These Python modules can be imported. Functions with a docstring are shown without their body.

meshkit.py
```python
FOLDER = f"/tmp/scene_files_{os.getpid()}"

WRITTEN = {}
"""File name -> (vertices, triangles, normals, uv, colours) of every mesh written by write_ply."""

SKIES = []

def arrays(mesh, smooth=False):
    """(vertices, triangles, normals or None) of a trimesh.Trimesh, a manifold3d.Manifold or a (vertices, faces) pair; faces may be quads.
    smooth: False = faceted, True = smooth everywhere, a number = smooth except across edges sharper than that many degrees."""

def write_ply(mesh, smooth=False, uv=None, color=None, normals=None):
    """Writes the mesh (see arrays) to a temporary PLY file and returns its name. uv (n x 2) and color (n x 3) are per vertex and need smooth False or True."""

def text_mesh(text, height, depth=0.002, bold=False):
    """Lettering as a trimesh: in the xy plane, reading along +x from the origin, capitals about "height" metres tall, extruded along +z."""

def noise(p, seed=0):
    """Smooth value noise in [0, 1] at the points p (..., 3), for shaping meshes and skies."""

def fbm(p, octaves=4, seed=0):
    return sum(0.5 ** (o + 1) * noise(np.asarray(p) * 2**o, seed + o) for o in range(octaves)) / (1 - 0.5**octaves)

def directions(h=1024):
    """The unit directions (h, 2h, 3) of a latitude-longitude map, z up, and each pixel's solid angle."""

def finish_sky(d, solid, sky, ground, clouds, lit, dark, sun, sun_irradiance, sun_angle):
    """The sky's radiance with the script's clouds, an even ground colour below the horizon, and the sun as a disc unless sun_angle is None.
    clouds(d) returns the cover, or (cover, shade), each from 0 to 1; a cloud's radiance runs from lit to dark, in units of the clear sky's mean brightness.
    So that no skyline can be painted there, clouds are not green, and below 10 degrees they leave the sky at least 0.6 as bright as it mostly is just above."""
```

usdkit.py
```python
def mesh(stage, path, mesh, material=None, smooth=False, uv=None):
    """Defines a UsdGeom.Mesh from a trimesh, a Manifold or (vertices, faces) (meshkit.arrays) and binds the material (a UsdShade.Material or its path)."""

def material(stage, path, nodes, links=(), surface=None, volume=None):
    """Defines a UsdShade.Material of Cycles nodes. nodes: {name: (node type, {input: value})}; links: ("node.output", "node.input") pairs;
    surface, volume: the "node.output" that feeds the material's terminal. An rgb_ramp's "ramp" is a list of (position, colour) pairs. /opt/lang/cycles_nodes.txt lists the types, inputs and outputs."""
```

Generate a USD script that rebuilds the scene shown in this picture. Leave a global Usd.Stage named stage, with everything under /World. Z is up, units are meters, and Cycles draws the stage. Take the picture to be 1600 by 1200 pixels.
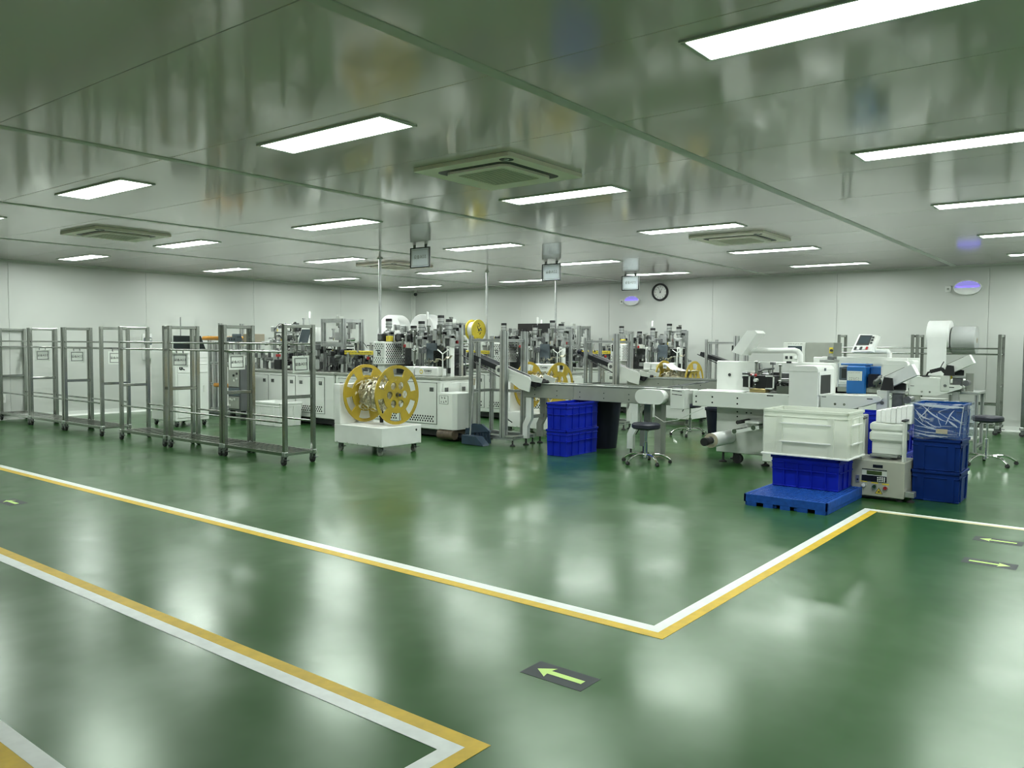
import math, random
import numpy as np, trimesh
from shapely.geometry import Polygon, Point, box as sbox
from shapely import affinity
from shapely.ops import unary_union
import usdkit, meshkit
from pxr import Usd, UsdGeom, Gf, Sdf

stage = Usd.Stage.CreateInMemory()
UsdGeom.SetStageUpAxis(stage, UsdGeom.Tokens.z)
UsdGeom.SetStageMetersPerUnit(stage, 1.0)
UsdGeom.Xform.Define(stage, '/World')
UsdGeom.Scope.Define(stage, '/World/Looks')

# ------------------------------------------------------------------ camera, light level
EXPOSURE = 2.6
LAMP = 7.0                      # emission of the ceiling panels
LAMP_COL = (0.93, 1.0, 0.95)
FPX, YAW, PITCH, ROLL, EYE = 1268.88, 0.666163, 0.0494073, 0.0074965, (0.0, 0.0, 1.5)
_f = np.array([math.cos(YAW)*math.cos(PITCH), math.sin(YAW)*math.cos(PITCH), -math.sin(PITCH)])
_r0 = np.array([math.sin(YAW), -math.cos(YAW), 0.0]); _u0 = np.cross(_r0, _f)
_r = _r0*math.cos(ROLL)+_u0*math.sin(ROLL); _u = _u0*math.cos(ROLL)-_r0*math.sin(ROLL)
cam = UsdGeom.Camera.Define(stage, '/World/camera')
cam.CreateHorizontalApertureAttr(36.0); cam.CreateVerticalApertureAttr(27.0)
cam.CreateFocalLengthAttr(FPX/1600*36.0)
cam.CreateClippingRangeAttr(Gf.Vec2f(0.05, 100))
cam.CreateExposureAttr(EXPOSURE)
_m = Gf.Matrix4d(*_r, 0, *_u, 0, *(-_f), 0, *EYE, 1)
cam.AddTransformOp().Set(_m)

# ------------------------------------------------------------------ materials
def lin(c):
    if isinstance(c, str):
        c = [int(c[i:i+2], 16)/255 for i in (0, 2, 4)]
        return tuple(x/12.92 if x <= .04045 else ((x+.055)/1.055)**2.4 for x in c)
    return c
LOOKS = {}
def mat(name, col, rough=.5, metal=0., var=.06, vs=6., bump=0., bs=40., rvar=.0, spec=.5, **kw):
    col = lin(col)
    hi = tuple(min(1, c*(1+var)) for c in col); lo = tuple(c*(1-var) for c in col)
    nodes = {'tc': ('texture_coordinate', {}), 'n': ('noise_texture', {'scale': vs, 'detail': 3.0}),
             'r': ('rgb_ramp', {'ramp': [(.3, lo), (.7, hi)]}),
             'p': ('principled_bsdf', dict(roughness=rough, metallic=metal, specular_ior_level=spec, **kw))}
    links = [('tc.object', 'n.vector'), ('n.fac', 'r.fac'), ('r.color', 'p.base_color')]
    if rvar:
        nodes['rr'] = ('map_range', {'from_min': .3, 'from_max': .7, 'to_min': rough-rvar, 'to_max': rough+rvar, 'clamp': True})
        links += [('n.fac', 'rr.value'), ('rr.result', 'p.roughness')]
    if bump:
        nodes['bn'] = ('noise_texture', {'scale': bs, 'detail': 2.0}); nodes['b'] = ('bump', {'strength': bump, 'distance': .01})
        links += [('tc.object', 'bn.vector'), ('bn.fac', 'b.height'), ('b.normal', 'p.normal')]
    LOOKS[name] = usdkit.material(stage, '/World/Looks/'+name, nodes, links, surface='p.BSDF')
def emit(name, col, strength):
    LOOKS[name] = usdkit.material(stage, '/World/Looks/'+name, {'e': ('emission', {'color': lin(col), 'strength': strength})}, [], surface='e.emission')

# green epoxy: blurred mirror of the lamps, a little uneven
LOOKS['epoxy'] = usdkit.material(stage, '/World/Looks/epoxy', {
    'g': ('geometry', {}),
    'n': ('noise_texture', {'scale': .7, 'detail': 5.0, 'roughness': .6}),
    'r': ('rgb_ramp', {'ramp': [(.25, (.020, .076, .016)), (.75, (.028, .094, .022))]}),
    'n2': ('noise_texture', {'scale': .9, 'detail': 4.0}),
    'rr': ('map_range', {'from_min': .3, 'from_max': .7, 'to_min': .19, 'to_max': .29, 'clamp': True}),
    'n3': ('noise_texture', {'scale': 1.6, 'detail': 1.0}),
    'b': ('bump', {'strength': .05, 'distance': .02}),
    'p': ('principled_bsdf', {'specular_ior_level': .55, 'specular_tint': (.72, 1.0, .70)}),
}, [('g.position', 'n.vector'), ('n.fac', 'r.fac'), ('r.color', 'p.base_color'), ('g.position', 'n2.vector'), ('n2.fac', 'rr.value'),
    ('rr.result', 'p.roughness'), ('g.position', 'n3.vector'), ('n3.fac', 'b.height'), ('b.normal', 'p.normal')], surface='p.BSDF')
# painted steel ceiling panel, satin
LOOKS['ceil'] = usdkit.material(stage, '/World/Looks/ceil', {
    'g': ('geometry', {}), 'oi': ('object_info', {}),
    'r': ('rgb_ramp', {'ramp': [(0, (.70, .60, .65)), (1, (.75, .645, .70))]}),
    'n3': ('noise_texture', {'scale': 1.3, 'detail': 2.0}),
    'b': ('bump', {'strength': .09, 'distance': .01}),
    'p': ('principled_bsdf', {'roughness': .10, 'specular_ior_level': .8}),
}, [('oi.random', 'r.fac'), ('r.color', 'p.base_color'), ('g.position', 'n3.vector'), ('n3.fac', 'b.height'), ('b.normal', 'p.normal')], surface='p.BSDF')
mat('wallp', (.56, .585, .55), .38, var=.02, vs=.5, bump=.05, bs=1.2)
mat('trimw', (.70, .73, .69), .45, var=.03)
mat('joint', (.52, .54, .51), .4, var=.03)
mat('dark_gap', (.05, .06, .055), .7)
mat('white', (.74, .77, .73), .32, var=.025, vs=3)
mat('white2', (.80, .82, .79), .38, var=.03, vs=5)
mat('offwhite', (.62, .65, .60), .42, var=.04)
mat('roll_paper', (.80, .82, .80), .75, var=.02)
mat('roll_grey', (.42, .44, .43), .6, var=.04)
mat('beige', (.42, .43, .36), .42, var=.04)
mat('panelgrey', (.30, .32, .28), .35, var=.05)
mat('steel', (.40, .42, .39), .20, 1.0, var=.04, vs=3)
mat('railgrey', (.20, .22, .20), .4, .3)
mat('chrome', (.75, .76, .75), .08, 1.0, var=.03)
mat('alu', (.50, .52, .51), .36, .85, var=.08, vs=14)
mat('alu_dark', (.12, .13, .13), .5, .3)
mat('steel_dark', (.16, .17, .17), .38, .6, var=.2, vs=18)
mat('bluegrey', (.11, .14, .16), .4, .3)
mat('black', (.012, .013, .014), .45, var=.2)
mat('rubber', (.02, .02, .021), .7, var=.2)
mat('belt', (.012, .014, .018), .38, var=.2)
mat('belt_green', (.10, .13, .11), .5, var=.1)
mat('yellow', (.47, .335, .03), .42, var=.08, vs=8)
mat('yellow_bright', (.72, .58, .05), .5, var=.06)
mat('tape_yellow', (.62, .42, .03), .5, var=.10, vs=14, spec=.3)
mat('tape_white', (.72, .76, .73), .42, var=.06, vs=14)
mat('tape_cream', (.62, .55, .32), .42, var=.08, vs=14)
mat('sticker', (.04, .05, .052), .55, var=.1, spec=.2)
mat('arrow', (.55, .80, .20), .5, var=.04)
mat('blue', (.004, .016, .38), .42, var=.10, vs=5, spec=.22)
mat('blue_dark', (.002, .022, .155), .45, var=.12, vs=5, spec=.2)
mat('blue_pallet', (.012, .075, .36), .5, var=.2, vs=20, spec=.25)
mat('blue_cover', (.014, .15, .48), .35, var=.05)
mat('blue_mid', (.003, .062, .27), .42, var=.10, vs=5, spec=.2)
mat('navy', (.006, .008, .018), .5, var=.2, spec=.25)
mat('navy_seat', (.012, .014, .028), .5, var=.2)
mat('broom', (.022, .045, .075), .55, var=.2)
mat('brown', (.10, .075, .05), .55, var=.3, vs=15)
mat('orange', (.55, .24, .02), .4, var=.1)
mat('brass', (.55, .43, .2), .35, .7, var=.15)
mat('foil', (.60, .56, .42), .35, .45, var=.35, vs=22)
mat('red', (.40, .02, .02), .4)
mat('green_btn', (.02, .06, .02), .4)
mat('lcd', (.05, .08, .02), .25)
mat('screen', (.055, .075, .085), .15)
mat('black_screen', (.006, .012, .013), .25, var=.1)
mat('ink', (.025, .03, .03), .6)
mat('paper', (.72, .76, .71), .55, var=.02)
mat('tan', (.40, .36, .27), .6)
mat('grille', (.26, .29, .23), .6, var=.1, vs=90)
mat('ac', (.90, .82, .74), .45, var=.03)
mat('mask_white', (.82, .83, .82), .7, var=.04, vs=30)
LOOKS['milky'] = usdkit.material(stage, '/World/Looks/milky', {
    'd': ('principled_bsdf', {'base_color': (.88, .90, .83), 'roughness': .35}),
    't': ('translucent_bsdf', {'color': (.80, .83, .78)}), 'tr': ('transparent_bsdf', {'color': (.95, .97, .95)}),
    'm': ('mix_closure', {'fac': .35}), 'm2': ('mix_closure', {'fac': .22})},
    [('d.BSDF', 'm.closure1'), ('t.BSDF', 'm.closure2'), ('m.closure', 'm2.closure1'), ('tr.BSDF', 'm2.closure2')], surface='m2.closure')
LOOKS['film'] = usdkit.material(stage, '/World/Looks/film', {
    'tr': ('transparent_bsdf', {'color': (.90, .93, .97)}), 'gl': ('principled_bsdf', {'base_color': (.86, .90, .93), 'roughness': .15}),
    'tc': ('texture_coordinate', {}), 'mp': ('mapping', {'rotation': (.55, .2, .5), 'scale': (1.6, 1.6, 4.5)}), 'n': ('noise_texture', {'scale': 1.0, 'detail': 3.0, 'distortion': .7}),
    'b': ('bump', {'strength': 1.0, 'distance': .04}),
    'w': ('rgb_ramp', {'ramp': [(.0, (.05,)*3), (.42, (.05,)*3), (.432, (.30,)*3), (.444, (.05,)*3), (.53, (.05,)*3), (.545, (.45,)*3), (.56, (.05,)*3), (1, (.07,)*3)]}),
    'm': ('mix_closure', {})},
    [('tc.object', 'mp.vector'), ('mp.vector', 'n.vector'), ('n.fac', 'b.height'), ('b.normal', 'gl.normal'), ('n.fac', 'w.fac'), ('w.color', 'm.fac'), ('tr.BSDF', 'm.closure1'), ('gl.BSDF', 'm.closure2')], surface='m.closure')
LOOKS['acrylic'] = usdkit.material(stage, '/World/Looks/acrylic', {
    'tr': ('transparent_bsdf', {'color': (.93, .96, .94)}), 'gl': ('glossy_bsdf', {'color': (.9, .9, .9), 'roughness': .06}),
    'f': ('fresnel', {'IOR': 1.5}), 'm': ('mix_closure', {})},
    [('f.fac', 'm.fac'), ('tr.BSDF', 'm.closure1'), ('gl.BSDF', 'm.closure2')], surface='m.closure')
LOOKS['backlit'] = usdkit.material(stage, '/World/Looks/backlit', {
    'd': ('principled_bsdf', {'base_color': (.80, .84, .86), 'roughness': .12}), 't': ('translucent_bsdf', {'color': (.86, .90, .92)}), 'm': ('mix_closure', {'fac': .3})},
    [('d.BSDF', 'm.closure1'), ('t.BSDF', 'm.closure2')], surface='m.closure')
LOOKS['film_fold'] = usdkit.material(stage, '/World/Looks/film_fold', {
    'tr': ('transparent_bsdf', {'color': (.95, .97, 1.0)}), 'gl': ('principled_bsdf', {'base_color': (.82, .86, .90), 'roughness': .2}), 'm': ('mix_closure', {'fac': .38})},
    [('tr.BSDF', 'm.closure1'), ('gl.BSDF', 'm.closure2')], surface='m.closure')
emit('lamp', LAMP_COL, LAMP)
emit('uv', (.16, .12, 1.0), .42)
emit('uv_dim', (.38, .36, .95), .125)

# ------------------------------------------------------------------ helpers
NUM = {}
def numbered(parent, name):
    k = (parent, name); n = NUM.get(k, 0); NUM[k] = n+1
    return name if n == 0 else f'{name}_{n:03d}'
def tagp(prim, label=None, cat=None, group=None, kind=None):
    for k, v in (('label', label), ('category', cat), ('group', group), ('kind', kind)):
        if v: prim.SetCustomDataByKey(k, v)
class MB:
    """collects shapes; becomes one mesh"""
    def __init__(s): s.v, s.f, s.n = [], [], 0
    def raw(s, v, f):
        v = np.asarray(v, float); f = np.asarray(f, int)
        s.v.append(v); s.f.append(f+s.n); s.n += len(v); return s
    def add(s, tm): return s.raw(tm.vertices, tm.faces)
    def box(s, x0, x1, y0, y1, z0, z1, b=0.):
        x0, x1 = sorted((x0, x1)); y0, y1 = sorted((y0, y1)); z0, z1 = sorted((z0, z1))
        c = np.array([(x0+x1)/2, (y0+y1)/2, (z0+z1)/2]); h = np.array([x1-x0, y1-y0, z1-z0])/2
        b = min(b, h.min()*.45)
        if b <= 0:
            v = [c+h*np.array(k) for k in ((-1,-1,-1),(1,-1,-1),(1,1,-1),(-1,1,-1),(-1,-1,1),(1,-1,1),(1,1,1),(-1,1,1))]
            q = [(0,3,2,1),(4,5,6,7),(0,1,5,4),(1,2,6,5),(2,3,7,6),(3,0,4,7)]
            return s.raw(v, [t for a in q for t in ((a[0],a[1],a[2]),(a[0],a[2],a[3]))])
        pts = []
        for sx in (-1,1):
            for sy in (-1,1):
                for sz in (-1,1):
                    for ax in range(3):
                        d = np.array([h[0]-b, h[1]-b, h[2]-b]); d[ax] = h[ax]; pts.append(c+d*np.array([sx,sy,sz]))
        hull = trimesh.convex.convex_hull(np.array(pts))
        return s.add(hull)
    def cyl(s, p, q, r, n=14, r2=None):
        p, q = np.array(p, float), np.array(q, float); r2 = r if r2 is None else r2
        d = q-p; L = np.linalg.norm(d); d /= L
        a = np.cross(d, [0,0,1] if abs(d[2]) < .9 else [1,0,0]); a /= np.linalg.norm(a); c = np.cross(d, a)
        t = np.linspace(0, 2*np.pi, n, endpoint=False)
        ring = np.outer(np.cos(t), a)+np.outer(np.sin(t), c)
        v = np.vstack([p+ring*r, q+ring*r2, [p], [q]]); f = []
        for i in range(n):
            j = (i+1) % n
            f += [(i, i+n, j), (j, i+n, j+n), (2*n, i, j), (2*n+1, j+n, i+n)]
        return s.raw(v, np.array(f)[:, ::-1] if False else f)
    def bar(s, p, q, w, h):
        """rectangular bar from p to q, w across (horizontal), h in the other direction"""
        p, q = np.array(p, float), np.array(q, float); d = q-p; d /= np.linalg.norm(d)
        a = np.cross(d, [0,0,1]) if abs(d[2]) < .95 else np.array([0,1.,0]); a /= np.linalg.norm(a); c = np.cross(a, d)
        v = [e+a*w/2*i+c*h/2*j for e in (p, q) for i, j in ((-1,-1),(1,-1),(1,1),(-1,1))]
        q4 = [(0,1,2,3),(7,6,5,4),(0,4,5,1),(1,5,6,2),(2,6,7,3),(3,7,4,0)]
        return s.raw(v, [t for x in q4 for t in ((x[0],x[1],x[2]),(x[0],x[2],x[3]))])
    def tube(s, pts, r, n=8):
        pts = np.array(pts, float)
        for i in range(len(pts)-1):
            s.cyl(pts[i], pts[i+1], r, n)
            if 0 < i: s.add(trimesh.creation.icosphere(1, r).apply_translation(pts[i]))
        return s
    def prism(s, poly, axis, a, b):
        """shapely polygon extruded along axis (0: poly is (y,z); 1: (x,z); 2: (x,y)) from a to b"""
        for g in getattr(poly, 'geoms', [poly]):
            if not isinstance(g, Polygon) or g.area < 1e-9: continue
            m = trimesh.creation.extrude_polygon(g, abs(b-a), engine='earcut')
            v = m.vertices; lo = min(a, b); f = m.faces
            if axis == 0: v = np.c_[v[:,2]+lo, v[:,0], v[:,1]]
            elif axis == 1: v = np.c_[v[:,0], v[:,2]+lo, v[:,1]]; f = f[:, ::-1]
            else: v = np.c_[v[:,0], v[:,1], v[:,2]+lo]
            s.raw(v, f)
        return s
    def lathe(s, prof, c, n=20, axis=2):
        prof = np.array(prof, float); t = np.linspace(0, 2*np.pi, n, endpoint=False); m = len(prof)
        v = np.array([[r*np.cos(a), r*np.sin(a), z] for r, z in prof for a in t]); f = []
        for i in range(m-1):
            for j in range(n):
                k = (j+1) % n; A, B, C, D = i*n+j, i*n+k, (i+1)*n+k, (i+1)*n+j; f += [(A,B,C),(A,C,D)]
        if axis == 1: v = v[:, [0, 2, 1]]; f = [x[::-1] for x in f]
        if axis == 0: v = v[:, [2, 0, 1]]
        return s.raw(v+np.array(c, float), f)
    def sphere(s, c, r, sc=(1,1,1), sub=2):
        m = trimesh.creation.icosphere(sub, r); m.apply_scale(sc); m.apply_translation(c); return s.add(m)
    def mesh(s):
        return np.vstack(s.v), np.vstack(s.f)
class Thing:
    def __init__(s, name, label, cat, loc=(0,0,0), group=None, kind=None):
        s.path = '/World/'+numbered('/World', name); s.loc = np.array(loc, float); s.name = name
        s.label, s.cat, s.group = label, cat, group
        x = UsdGeom.Xform.Define(stage, s.path); x.AddTranslateOp().Set(Gf.Vec3d(*map(float, loc)))
        s.prim = x.GetPrim(); tagp(s.prim, label, cat, group, kind)
    def part(s, name, mb, m, parent=None, label=None, smooth=35, kind=None):
        p = parent or s.path; path = p+'/'+numbered(p, name)
        v, f = mb.mesh() if isinstance(mb, MB) else mb
        g = usdkit.mesh(stage, path, (v-s.loc, f), LOOKS[m], smooth=smooth)
        tagp(g.GetPrim(), label, None, None, kind); return path
    def dup(s, off, label, group=None):
        nm = '/World/'+numbered('/World', s.name); loc = s.loc+np.array(off, float)
        x = UsdGeom.Xform.Define(stage, nm); x.GetPrim().GetReferences().AddInternalReference(s.path)
        UsdGeom.XformCommonAPI(x).SetTranslate(Gf.Vec3d(*map(float, loc)))
        x.GetPrim().SetInstanceable(True); tagp(x.GetPrim(), label, s.cat, group or s.group)
        return x.GetPrim()
def single(name, mb, m, label, cat, loc=(0,0,0), group=None, smooth=35, kind=None):
    path = '/World/'+numbered('/World', name); v, f = mb.mesh(); loc = np.array(loc, float)
    g = usdkit.mesh(stage, path, (v-loc, f), LOOKS[m], smooth=smooth); g.AddTranslateOp().Set(Gf.Vec3d(*map(float, loc)))
    tagp(g.GetPrim(), label, cat, group, kind); return path
def B(*a, **k): return MB().box(*a, **k)
def C(*a, **k): return MB().cyl(*a, **k)
GL = {"设":[[[[33,-3],[45,1],[56,8],[43,24],[41,31],[37,31],[37,38],[86,37],[86,33],[83,26],[69,8],[77,2],[92,-2],[88,-9],[75,-5],[62,3],[51,-4],[40,-8],[36,-8]],[[48,30],[55,18],[62,12],[72,21],[76,30],[49,31]]],[[[33,44],[33,46],[41,50],[46,57],[47,77],[78,77],[78,51],[91,51],[91,45],[74,45],[71,49],[71,70],[55,70],[53,56],[47,46],[38,40]]],[[[4,43],[4,50],[25,50],[25,10],[28,10],[34,16],[36,16],[38,11],[35,7],[21,-2],[18,-6],[16,-6],[13,-1],[18,8],[18,43]]],[[[12,74],[17,79],[31,64],[27,60],[25,60],[24,63]]]],"备":[[[[3,39],[22,43],[39,49],[39,51],[34,53],[27,60],[13,51],[8,55],[8,57],[21,64],[32,75],[35,81],[43,80],[43,78],[39,74],[39,72],[75,72],[77,68],[74,64],[63,54],[58,52],[57,49],[72,44],[93,41],[89,34],[86,34],[67,38],[50,45],[46,45],[36,40],[19,36],[19,34],[79,34],[79,-8],[72,-8],[70,-5],[25,-5],[23,-9],[17,-9],[16,34],[6,33]],[[52,19],[72,18],[72,27],[70,28],[52,28]],[[53,12],[52,1],[72,1],[72,12]],[[32,65],[40,57],[48,54],[60,60],[64,65],[33,66]],[[24,19],[44,18],[44,28],[24,28]],[[44,11],[24,12],[24,1],[44,1]]]]}
def text_at(mb, text, h, origin, right, up, centre=True, depth=.0015, bold=False):
    """lettering lying on a plane; capitals h tall"""
    right, up = np.array(right, float), np.array(up, float); n = np.cross(right, up)
    vs, fs, k, x = [], [], 0, 0.
    run = ''
    def flush(run, x):
        nonlocal k
        if not run: return x
        m = meshkit.text_mesh(run, h, depth, bold); vs.append(m.vertices+[x, 0, 0]); fs.append(m.faces+k); k += len(m.vertices)
        return x+m.vertices[:, 0].max()+h*.1
    for ch in text:
        if ch in GL:
            x = flush(run, x); run = ''
            for rings in GL[ch]:
                g = Polygon(rings[0], rings[1:]).buffer(0)
                for q in getattr(g, 'geoms', [g]):
                    m = trimesh.creation.extrude_polygon(affinity.scale(q, h/78, h/78, origin=(0, 0)), depth, engine='earcut')
                    vs.append(m.vertices+[x, 0, 0]); fs.append(m.faces+k); k += len(m.vertices)
            x += h*1.28
        else: run += ch
    x = flush(run, x)
    v = np.vstack(vs); f = np.vstack(fs)
    if centre: v[:, 0] -= (v[:, 0].min()+v[:, 0].max())/2; v[:, 1] -= (v[:, 1].min()+v[:, 1].max())/2
    return mb.raw(np.array(origin)+v[:, :1]*right+v[:, 1:2]*up+v[:, 2:]*n, f)
def scribble(mb, x0, x1, y, rows, cell, rng, origin, right, up):
    """tiny unreadable print: short strokes in a row of cells"""
    right, up = np.array(right, float), np.array(up, float); n = np.cross(right, up)
    for k in range(rows):
        x = x0
        while x < x1:
            for _ in range(3):
                a = rng.random()*cell*.8; b = rng.random()*cell*.8; w = cell*.14
                d = (cell*.55, w) if rng.random() < .5 else (w, cell*.55)
                p = np.array(origin)+right*(x+a*.5)+up*(y-k*cell*1.3+b*.5)
                vv = [p, p+right*d[0], p+right*d[0]+up*d[1], p+up*d[1]]
                mb.raw([q+n*.001 for q in vv], [(0,1,2),(0,2,3)])
            x += cell*1.2
    return mb
ORD = ['first', 'second', 'third', 'fourth', 'fifth', 'sixth', 'seventh', 'eighth']
# ------------------------------------------------------------------ the room
CZ, XW, YW, X0, Y0 = 3.0, 16.9, 16.92, -1.53, -4.08
single('floor', B(X0-.1, XW+.1, Y0-.1, YW+.1, -.1, 0), 'epoxy', None, None, kind='structure')
xs = [X0+1.27*k for k in range(15)]+[XW]; ys = [Y0+3.5*k for k in range(7)]
ceil = Thing('ceiling', None, None, kind='structure')
for i in range(len(xs)-1):
    for j in range(6):
        ceil.part('ceiling_panel', B(xs[i]+.0015, xs[i+1]-.0015, ys[j]+.02, ys[j+1]-.02, CZ, CZ+.05, .003), 'ceil')
for j in range(1, 6):
    ceil.part('joint_strip', B(X0, XW, ys[j]-.045, ys[j]+.045, CZ-.006, CZ+.03, .003), 'joint')
ceil.part('backing', B(X0-.1, XW+.1, Y0-.1, YW+.1, CZ+.051, CZ+.1), 'panelgrey')
def wall(name, axis, at, out, a0, a1, step, off):
    w = Thing(name, None, None, kind='structure')
    e = [a0]; x = a0+off
    while x < a1-.05: e.append(x); x += step
    e.append(a1)
    for p, q in zip(e[:-1], e[1:]):
        lo, hi = sorted((at, at+out*.05)); l2, h2 = sorted((at+out*.051, at+out*.1))
        w.part('wall_panel', B(lo, hi, p+.002, q-.002, 0, CZ+.05, .002) if axis == 0 else B(p+.002, q-.002, lo, hi, 0, CZ+.05, .002), 'wallp')
    lo, hi = sorted((at+out*.051, at+out*.1))
    w.part('backing', B(lo, hi, a0, a1, 0, CZ+.1) if axis == 0 else B(a0, a1, lo, hi, 0, CZ+.1), 'dark_gap')
wall('wall_left', 1, YW, 1, X0, XW, 2.66, 2.4)
wall('wall_right', 0, XW, 1, Y0, YW, 2.66, 1.1)
wall('wall_back', 0, X0, -1, Y0, YW, 2.66, 1.3)
wall('wall_near', 1, Y0, -1, X0, XW, 2.66, 1.3)
def strip(name, poly, axis, a, b, m='trimw'):
    single(name, MB().prism(poly, axis, a, b), m, None, None, kind='structure')
cove = Polygon([(0, 0), (0, .09), (-.012, .09), (-.016, .03), (-.03, .014), (-.06, 0)])
strip('baseboard_left', affinity.translate(cove, YW, 0), 0, X0, XW)
strip('baseboard_right', affinity.translate(cove, XW, 0), 1, Y0, YW)
top = Polygon([(0, 0), (0, -.05), (-.012, -.05), (-.02, -.02), (-.05, 0)])
strip('trim_1', affinity.translate(top, YW, CZ), 0, X0, XW, 'joint')
strip('trim_2', affinity.translate(top, XW, CZ), 1, Y0, YW, 'joint')
strip('trim_3', Polygon([(XW, YW), (XW-.05, YW), (XW-.02, YW-.02), (XW, YW-.05)]), 2, .09, CZ-.05, 'trimw')

# ceiling lights: recessed panels on a regular grid
lx = [3.88, 6.80, 9.70, 12.60, 15.40]; ly = [15.22, 11.75, 8.22, 4.72, 1.20, -2.30]
L0 = Thing('ceiling_light', 'tmp', 'ceiling light', (lx[4], ly[0], CZ), 'recessed ceiling light panels')
hx, hy = .15, .66
fr = MB()
for s in (-1, 1):
    fr.box(lx[4]+s*hx, lx[4]+s*(hx+.022), ly[0]-hy-.03, ly[0]+hy+.03, CZ-.012, CZ+.02, .003)
    fr.box(lx[4]-hx, lx[4]+hx, ly[0]+s*hy, ly[0]+s*(hy+.03), CZ-.012, CZ+.02, .003)
L0.part('frame', fr, 'joint'); L0.part('diffuser', B(lx[4]-hx+.001, lx[4]+hx-.001, ly[0]-hy+.001, ly[0]+hy-.001, CZ-.008, CZ-.002), 'lamp')
for i in range(4, -1, -1):
    for j in range(6):
        lab = f'glowing ceiling panel {ORD[j]} from the left wall, {ORD[4-i]} row from right wall'
        if i == 4 and j == 0: tagp(L0.prim, lab)
        else: L0.dup((lx[i]-lx[4], ly[j]-ly[0], 0), lab)
# ceiling cassettes
def cassette(cx, cy, label, mark):
    t = Thing('ceiling_air_conditioner', label, 'air conditioner', (cx, cy, CZ), 'ceiling cassette air conditioners')
    rr = lambda h, r: sbox(-h+r, -h+r, h-r, h-r).buffer(r, quad_segs=6)
    P = lambda g: affinity.translate(g, cx, cy)
    t.part('casing', MB().prism(P(rr(.525, .02).difference(rr(.40, .10))), 2, CZ-.035, CZ-.002), 'ac')
    t.part('air_slot', MB().prism(P(rr(.402, .10)), 2, CZ-.0345, CZ-.004), 'black')
    t.part('inner_panel', MB().prism(P(rr(.338, .08).difference(rr(.255, .02))), 2, CZ-.055, CZ-.015), 'ac')
    t.part('grille', MB().prism(P(rr(.256, .02)), 2, CZ-.050, CZ-.018), 'grille')
    g = MB()
    for k in range(-8, 9): g.box(cx+k*.029-.004, cx+k*.029+.004, cy-.25, cy+.25, CZ-.053, CZ-.050)
    t.part('grille_bars', g, 'ac', kind='stuff')
    dx, dy = cx-.42, cy-.42
    d = t.part('number_disc', C((dx, dy, CZ-.035), (dx, dy, CZ-.0365), .058, 20), 'black')
    n = MB(); q = .7071; text_at(n, mark, .065, (dx, dy, CZ-.0366), (q, -q, 0), (-q, -q, 0), bold=True); t.part('number', n, 'paper', d)
cassette(5.53, 4.51, 'square ceiling air conditioner with black number disc, nearest one, in the middle of the picture', '2')
cassette(5.55, 11.40, 'square ceiling air conditioner above the left row of stainless trolleys', '1')
cassette(10.87, 4.54, 'square ceiling air conditioner on the right between two light panels', '2')
cassette(10.95, 11.50, 'square ceiling air conditioner partly behind the hanging A03 sign', '1')

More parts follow.
